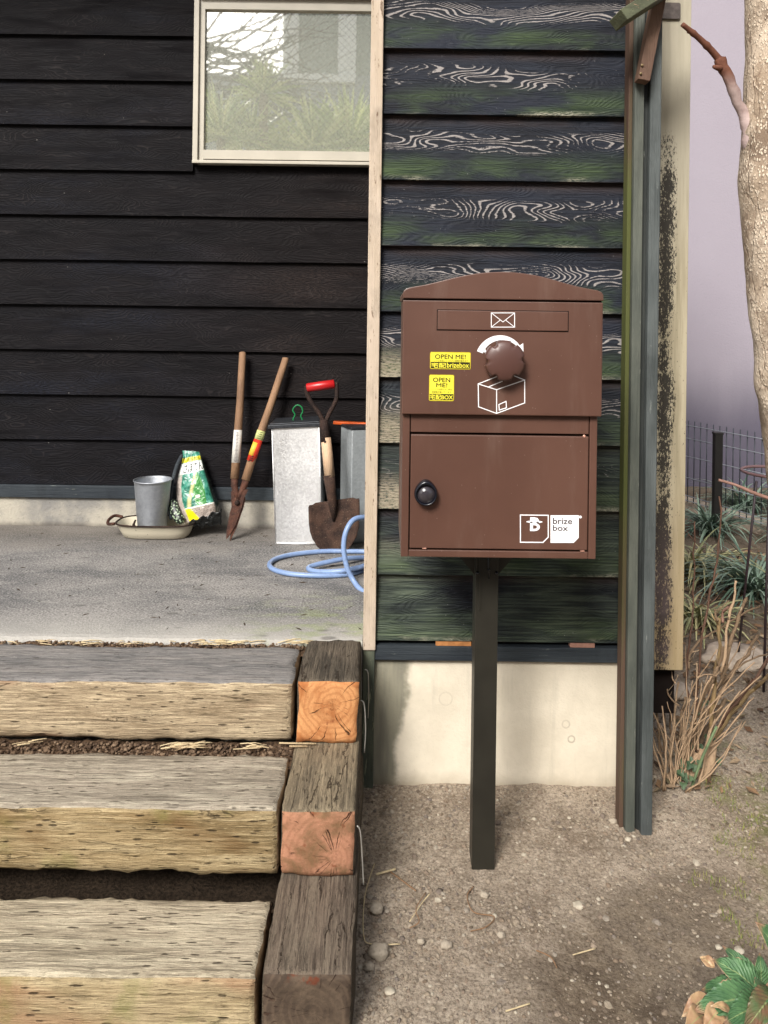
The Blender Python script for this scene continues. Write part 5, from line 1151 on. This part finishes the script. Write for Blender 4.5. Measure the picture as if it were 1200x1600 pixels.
# neighbouring building
nb = thing('neighbour_house', 'plain pale lavender rendered house wall beyond the wire fence', 'house', (4, 6.2, 0))
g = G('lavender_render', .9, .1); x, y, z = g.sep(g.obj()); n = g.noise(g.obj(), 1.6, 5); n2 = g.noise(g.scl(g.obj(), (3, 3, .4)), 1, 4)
zz = g.add(z, g.mul(g.M('SUBTRACT', n2, .5), .35)); g.col(g.mix(g.ss(zz, .98, .35), g.mix(n, sr(142, 135, 144), sr(152, 146, 154)), sr(92, 88, 100))); g.bump(g.noise(g.obj(), 90, 3), .002)  # soft shade low on the wall, painted as a ragged darker fade
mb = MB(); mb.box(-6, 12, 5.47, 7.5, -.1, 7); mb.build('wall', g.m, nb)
mb = MB(); mb.box(-6.2, 12.2, 5.3, 7.7, 7.001, 7.2); mb.build('roof', M['soffit'], nb)
# serrated plant lower right
hy = thing('leafy_plant', 'low plant with broad serrated green leaves and withered edges at the lower right', 'plant', PZ(1195, 1570, 0))
def leaf_green(name, c1, c2, tip, vs_=.25):
    g = G(name, .45, .4); u, v, _ = g.sep(g.uv()); n = g.noise(g.obj(), 40, 4)
    vein = g.ss(g.M('ABSOLUTE', g.M('SUBTRACT', u, .5)), .035, .012); sv = g.M('SINE', g.add(g.mul(v, 62.), g.mul(g.M('ABSOLUTE', g.M('SUBTRACT', u, .5)), -40.)))
    base = g.mix(g.ss(n, .3, .7), c1, c2); base = g.mix(g.mul(g.ss(sv, .75, 1.), vs_), base, c2); base = g.mix(g.mul(vein, .6), base, sr(150, 166, 110))
    e = g.M('ABSOLUTE', g.M('SUBTRACT', u, .5)); wt = g.M('MAXIMUM', g.ss(g.add(v, g.mul(n, .25)), 1.0, 1.1), g.mul(g.ss(g.add(e, g.mul(n, .10)), .535, .56), g.ss(n, .5, .65)))
    base = g.mix(wt, base, tip); g.col(base); g.bump(g.add(g.mul(sv, .3 if vs_ > .1 else 0.), n), .0015); return g.m
M['lf'] = leaf_green('serrated_leaf', sr(58, 92, 58), sr(92, 128, 84), sr(178, 140, 112)); M['lf_dry'] = leaf_green('withered_leaf', sr(150, 112, 84), sr(186, 156, 118), sr(206, 180, 146), .0); M['lf_red'] = leaf_green('reddening_leaf', sr(122, 84, 66), sr(84, 104, 66), sr(150, 104, 86))
def leaf(base, tip, w, m, up=.6, name='leaf', curl=.3, sag=.15):
    base, tip = Vector(base), Vector(tip); d = tip-base; L = d.length; f = d.normalized(); n = Vector((0, -up, 1)); n = (n-f*n.dot(f)).normalized(); s = f.cross(n); N, W = 26, 8; vs = []; uvs = []
    for i in range(N+1):
        t = i/N; ww = w/2*(math.sin(math.pi*min(1, t*1.02)**.72))**.8 if 0 < t < 1 else .0005; ww *= 1+.07*(i % 2)
        c = base+d*t+n*(sag*L*math.sin(math.pi*t*.9)-.02*L*t)
        for j in range(W+1):
            u = 2*j/W-1; vs.append(c+s*u*ww+n*(curl*ww*abs(u)**1.4)+n*.003*mn.noise(Vector((t*5, u*2, L*90)))); uvs.append((j/W, t))
    fs = [(i*(W+1)+j, i*(W+1)+j+1, (i+1)*(W+1)+j+1, (i+1)*(W+1)+j) for i in range(N) for j in range(W)]
    mb = MB(); mb.add(vs, fs, 0, True); o = mb.build(name, M[m], hy, solid=.0008); uvl = o.data.uv_layers.new(name='UVMap')
    for lp in o.data.loops: uvl.data[lp.index].uv = uvs[lp.vertex_index]
YL = 1.18
for b, t, w_, m, yy, y2 in (((1188, 1552), (1113, 1500), .042, 'lf', 1.19, 1.22), ((1185, 1556), (1097, 1548), .036, 'lf', 1.2, 1.24), ((1188, 1558), (1082, 1582), .044, 'lf', 1.17, 1.15), ((1190, 1556), (1128, 1478), .032, 'lf', 1.24, 1.28), ((1188, 1550), (1186, 1488), .028, 'lf', 1.24, 1.26),
                     ((1215, 1520), (1178, 1440), .062, 'lf', 1.24, 1.22), ((1196, 1570), (1130, 1600), .04, 'lf', 1.14, 1.1), ((1210, 1550), (1160, 1615), .036, 'lf_red', 1.13, 1.08), ((1240, 1560), (1195, 1540), .05, 'lf', 1.13, 1.1), ((1105, 1556), (1065, 1590), .022, 'lf_dry', 1.2, 1.18), ((1100, 1585), (1068, 1612), .03, 'lf_dry', 1.16, 1.12), ((1125, 1575), (1098, 1612), .026, 'lf_dry', 1.15, 1.12), ((1116, 1512), (1094, 1496), .016, 'lf_dry', 1.22, 1.24), ((1140, 1578), (1110, 1572), .012, 'lf_dry', 1.14, 1.13), ((1195, 1540), (1180, 1580), .03, 'lf', 1.15, 1.1)):
    leaf(P(b[0], b[1], yy), P(t[0], t[1], y2), w_, m)
mb = MB()
for e in ((1188, 1552), (1210, 1545), (1195, 1570)): mb.tube([P(e[0], e[1], 1.18), PZ(1200, 1600, 0.0)], .003, 6)
mb.build('stem', plain('green_stem', sr(96, 110, 66), .6, .3), hy)
# low weeds and moss tufts
M['grass'] = island('grass_blade', [sr(96, 116, 52), sr(134, 142, 70), sr(150, 138, 92), sr(82, 104, 48)])
mb = MB(); rnd = random.Random(15)
for k in range(2600):
    px_ = rnd.uniform(1075, 1230); py_ = rnd.uniform(1180, 1500); c = PZ(px_, py_, 0)
    if mn.noise(Vector((c.x*9, c.y*9, 5)))+.25*mn.noise(Vector((c.x*30, c.y*30, 5))) < .12: continue
    c.z = gz(c.x, c.y); a = rnd.uniform(0, 6.28); h = rnd.uniform(.004, .014); d = Vector((math.cos(a), math.sin(a), 0)); s_ = Vector((-d.y, d.x, 0))*.0009
    mb.add([c-s_, c+s_, c+d*h*.5+Vector((0, 0, h))], [(0, 1, 2)])
tag(mb.build('grass', M['grass']), 'thin patches of moss and short grass on the right path', 'grass', kind='stuff')
M['litter'] = island('leaf_litter', [sr(104, 78, 58), sr(140, 112, 84), sr(84, 66, 50), sr(160, 138, 112), sr(70, 66, 46)])
mb = MB(); rnd = random.Random(17)
for k in range(3800):
    x = rnd.uniform(.62, 2.2); y = 1.9+2.0*rnd.random()
    if x > .95 and y < 2.25 and rnd.random() < .75: continue
    c = Vector((x, y, gz(x, y)+.004+.012*rnd.random())); a = rnd.uniform(0, 6.28); L = rnd.uniform(.006, .024); d = Vector((math.cos(a), math.sin(a), rnd.uniform(-.4, .4)))*L; s_ = Vector((-math.sin(a), math.cos(a), rnd.uniform(-.5, .5)))*L*rnd.uniform(.15, .5)
    mb.add([c-d, c+s_, c+d, c-s_*.8+Vector((0, 0, L*.2))], [(0, 1, 2, 3)])
tag(mb.build('leaf_litter', M['litter']), 'brown leaf litter and broken stems under the shrub', 'leaf litter', kind='stuff')
# ivy leaves and green cane at the shrub foot
gs = thing('green_stem_weed', 'green jointed weed stem leaning at the foot of the canes', 'weed', PZ(1083, 1225, 0))
mb = MB(); mb.tube(cr([PZ(1080, 1232, .0), P(1095, 1190, 1.93), P(1108, 1160, 1.94), P(1120, 1135, 1.95)], 4), .0035, 8); mb.build('stem', plain('green_cane', sr(96, 112, 80), .7, .2, var=.3), gs)
def ivy(px_, py_, n, seed, lb):
    t = thing('ivy_sprig', lb, 'plant', PZ(px_, py_, 0), 'ivy sprigs at the shrub foot'); rnd = random.Random(seed); mb = MB()
    for k in range(n):
        c = PZ(px_+rnd.gauss(0, 8), py_+rnd.gauss(0, 8), 0)+Vector((0, -.02, rnd.uniform(.01, .05))); r = rnd.uniform(.005, .010); a0 = rnd.uniform(0, 6.28); nrm = Vector((rnd.uniform(-.4, .4), -1, rnd.uniform(.3, 1.2))).normalized(); u_ = nrm.orthogonal().normalized(); v_ = nrm.cross(u_)
        ring = [c+(u_*math.cos(a)+v_*math.sin(a))*r*(1+.3*math.cos(3*a+a0)) for a in [i*6.283/14 for i in range(14)]]; mb.add([c-nrm*.002]+ring, [(0, i+1, (i+1) % 14+1) for i in range(14)])
    mb.build('leaves', M['ivy'], t)
M['ivy'] = leafmat('ivy_leaf', sr(44, 66, 44), sr(78, 98, 66), .6)
ivy(1062, 1225, 9, 3, 'ivy sprig at the very foot of the bare canes'); ivy(1085, 1195, 7, 4, 'ivy sprig among the lower canes'); ivy(1110, 1180, 8, 5, 'ivy sprig on the right of the canes'); ivy(1098, 1122, 5, 6, 'ivy sprig behind the tan canes')

# ================================================================== BEHIND THE CAMERA (seen mirrored in the window)
DV = 2*(YB-.012)
def V(px_, py_, Y): p = P(px_, py_, DV-Y); return Vector((p.x, Y, p.z))
wh = thing('white_house', 'white boarded house across the yard mirrored in the window', 'house', (-2, -9.5, 0))
M['wboard'] = plain('white_boards', (.82, .82, .80, 1), .6, .3, var=.03); M['gboard'] = plain('pale_grey_base', sr(150, 154, 160), .8, .2, var=.08, sc=2); M['shade'] = plain('grey_blind', sr(140, 146, 140), .8, .2, var=.1)
yw = -9.; zl = V(440, 116, yw).z; zt_ = V(440, 14, yw).z
mb = MB(); mb.box(-9, 7, yw-.3, yw-.03, 0, zl); mb.build('base_wall', M['gboard'], wh)
x1_, x2_ = V(447, 60, yw).x, V(540, 60, yw).x; x1_, x2_ = sorted((x1_, x2_))
mb = MB(); mb.box(x2_+.2, 7, yw-.4, yw-.05, zl, zt_, 1); mb.box(x1_-.1, x2_+.2, yw-.4, yw-.28, zl, zt_, 0); mb.build('upper_wall', [M['wboard'], M['shade']], wh)
mb = MB(); mb.box(x1_, x1_+.24, yw-.05, yw+.05, zl, zt_); mb.box(x2_-.14, x2_+.2, yw-.05, yw+.05, zl, zt_); mb.box(x1_-.8, x2_+.2, yw-.05, yw+.08, zl-.16, zl); mb.build('window_frame', M['wboard'], wh)
mb = MB(); mb.box(x1_+.24, x2_-.14, yw-.06, yw-.04, zl, zt_); mb.build('pane', M['shade'], wh)
M['yucca'] = leafmat('yucca_leaf', sr(120, 144, 66), sr(240, 242, 180)); M['ytrunk'] = plain('yucca_trunk', sr(150, 128, 104), .8, .2, var=.2)
def yucca(px_, py_, Y, L, n, seed, lb):
    rnd = random.Random(seed); c = V(px_, py_, Y); t = thing('yucca', lb, 'plant', (c.x, c.y, 0), 'yuccas across the yard'); mb = MB()
    for k in range(n):
        a = rnd.uniform(0, 6.28); e = rnd.uniform(-.3, 1.4); d = Vector((math.cos(a)*math.cos(e), math.sin(a)*math.cos(e), math.sin(e))); s_ = d.orthogonal().normalized()*.026; l_ = L*rnd.uniform(.7, 1.1)
        mb.add([c-s_*.6, c+s_*.6, c+d*l_*.6+s_-Vector((0, 0, .02*l_)), c+d*l_-Vector((0, 0, .12*l_)), c+d*l_*.6-s_-Vector((0, 0, .02*l_))], [(0, 1, 2, 3, 4)])
    mb.build('leaves', M['yucca'], t); mb = MB(); mb.tube([(c.x, c.y, 0), (c.x+.02, c.y, c.z*.5), (c.x, c.y, c.z)], [.09, .07, .06], 12); mb.build('trunk', M['ytrunk'], t)
yucca(412, 148, -4.6, .62, 90, 1, 'tallest yucca with a bare trunk across the yard'); yucca(345, 215, -4.5, .85, 120, 2, 'leftmost bushy yucca in the window reflection'); yucca(390, 225, -4.7, .75, 80, 3, 'low yucca beside the tallest one'); yucca(490, 235, -4.6, .9, 120, 4, 'wide yucca in the middle of the reflection'); yucca(545, 230, -4.8, 1., 110, 5, 'rightmost yucca in the window reflection'); yucca(450, 240, -4.9, .75, 80, 6, 'short yucca behind the wide one')
bt = thing('bare_tree', 'bare tangled tree across the yard mirrored in the window', 'tree', (-3., -5.2, 0)); rnd = random.Random(31)
M['dkbark'] = plain('dark_bark', sr(66, 54, 46), .85, .2, var=.2)
tr0 = V(300, 200, -5.2); mb = MB(); mb.tube([(tr0.x-.1, tr0.y, 0), (tr0.x, tr0.y, 2.2), tr0, V(310, 90, -5.2)], [.12, .09, .07, .04], 12); mb.build('trunk', M['dkbark'], bt)
for k in range(38):
    mb = MB(); p = V(305, rnd.uniform(60, 190), -5.2); pts = [p]; d = Vector((1, rnd.uniform(-.2, .2), rnd.uniform(-.45, .5)))
    for i in range(8): d += Vector((rnd.uniform(-.15, .1), rnd.uniform(-.3, .3), rnd.uniform(-.3, .3))); pts.append(pts[-1]+d.normalized()*rnd.uniform(.2, .4))
    mb.tube(pts, [.022*(1-i/9.5) for i in range(9)], 5)
    for i in (3, 5): mb.tube([pts[i], pts[i]+Vector((rnd.uniform(0, .6), rnd.uniform(-.3, .3), rnd.uniform(-.6, .6)))], [.008, .004], 4)
    mb.build('branch', M['dkbark'], bt)
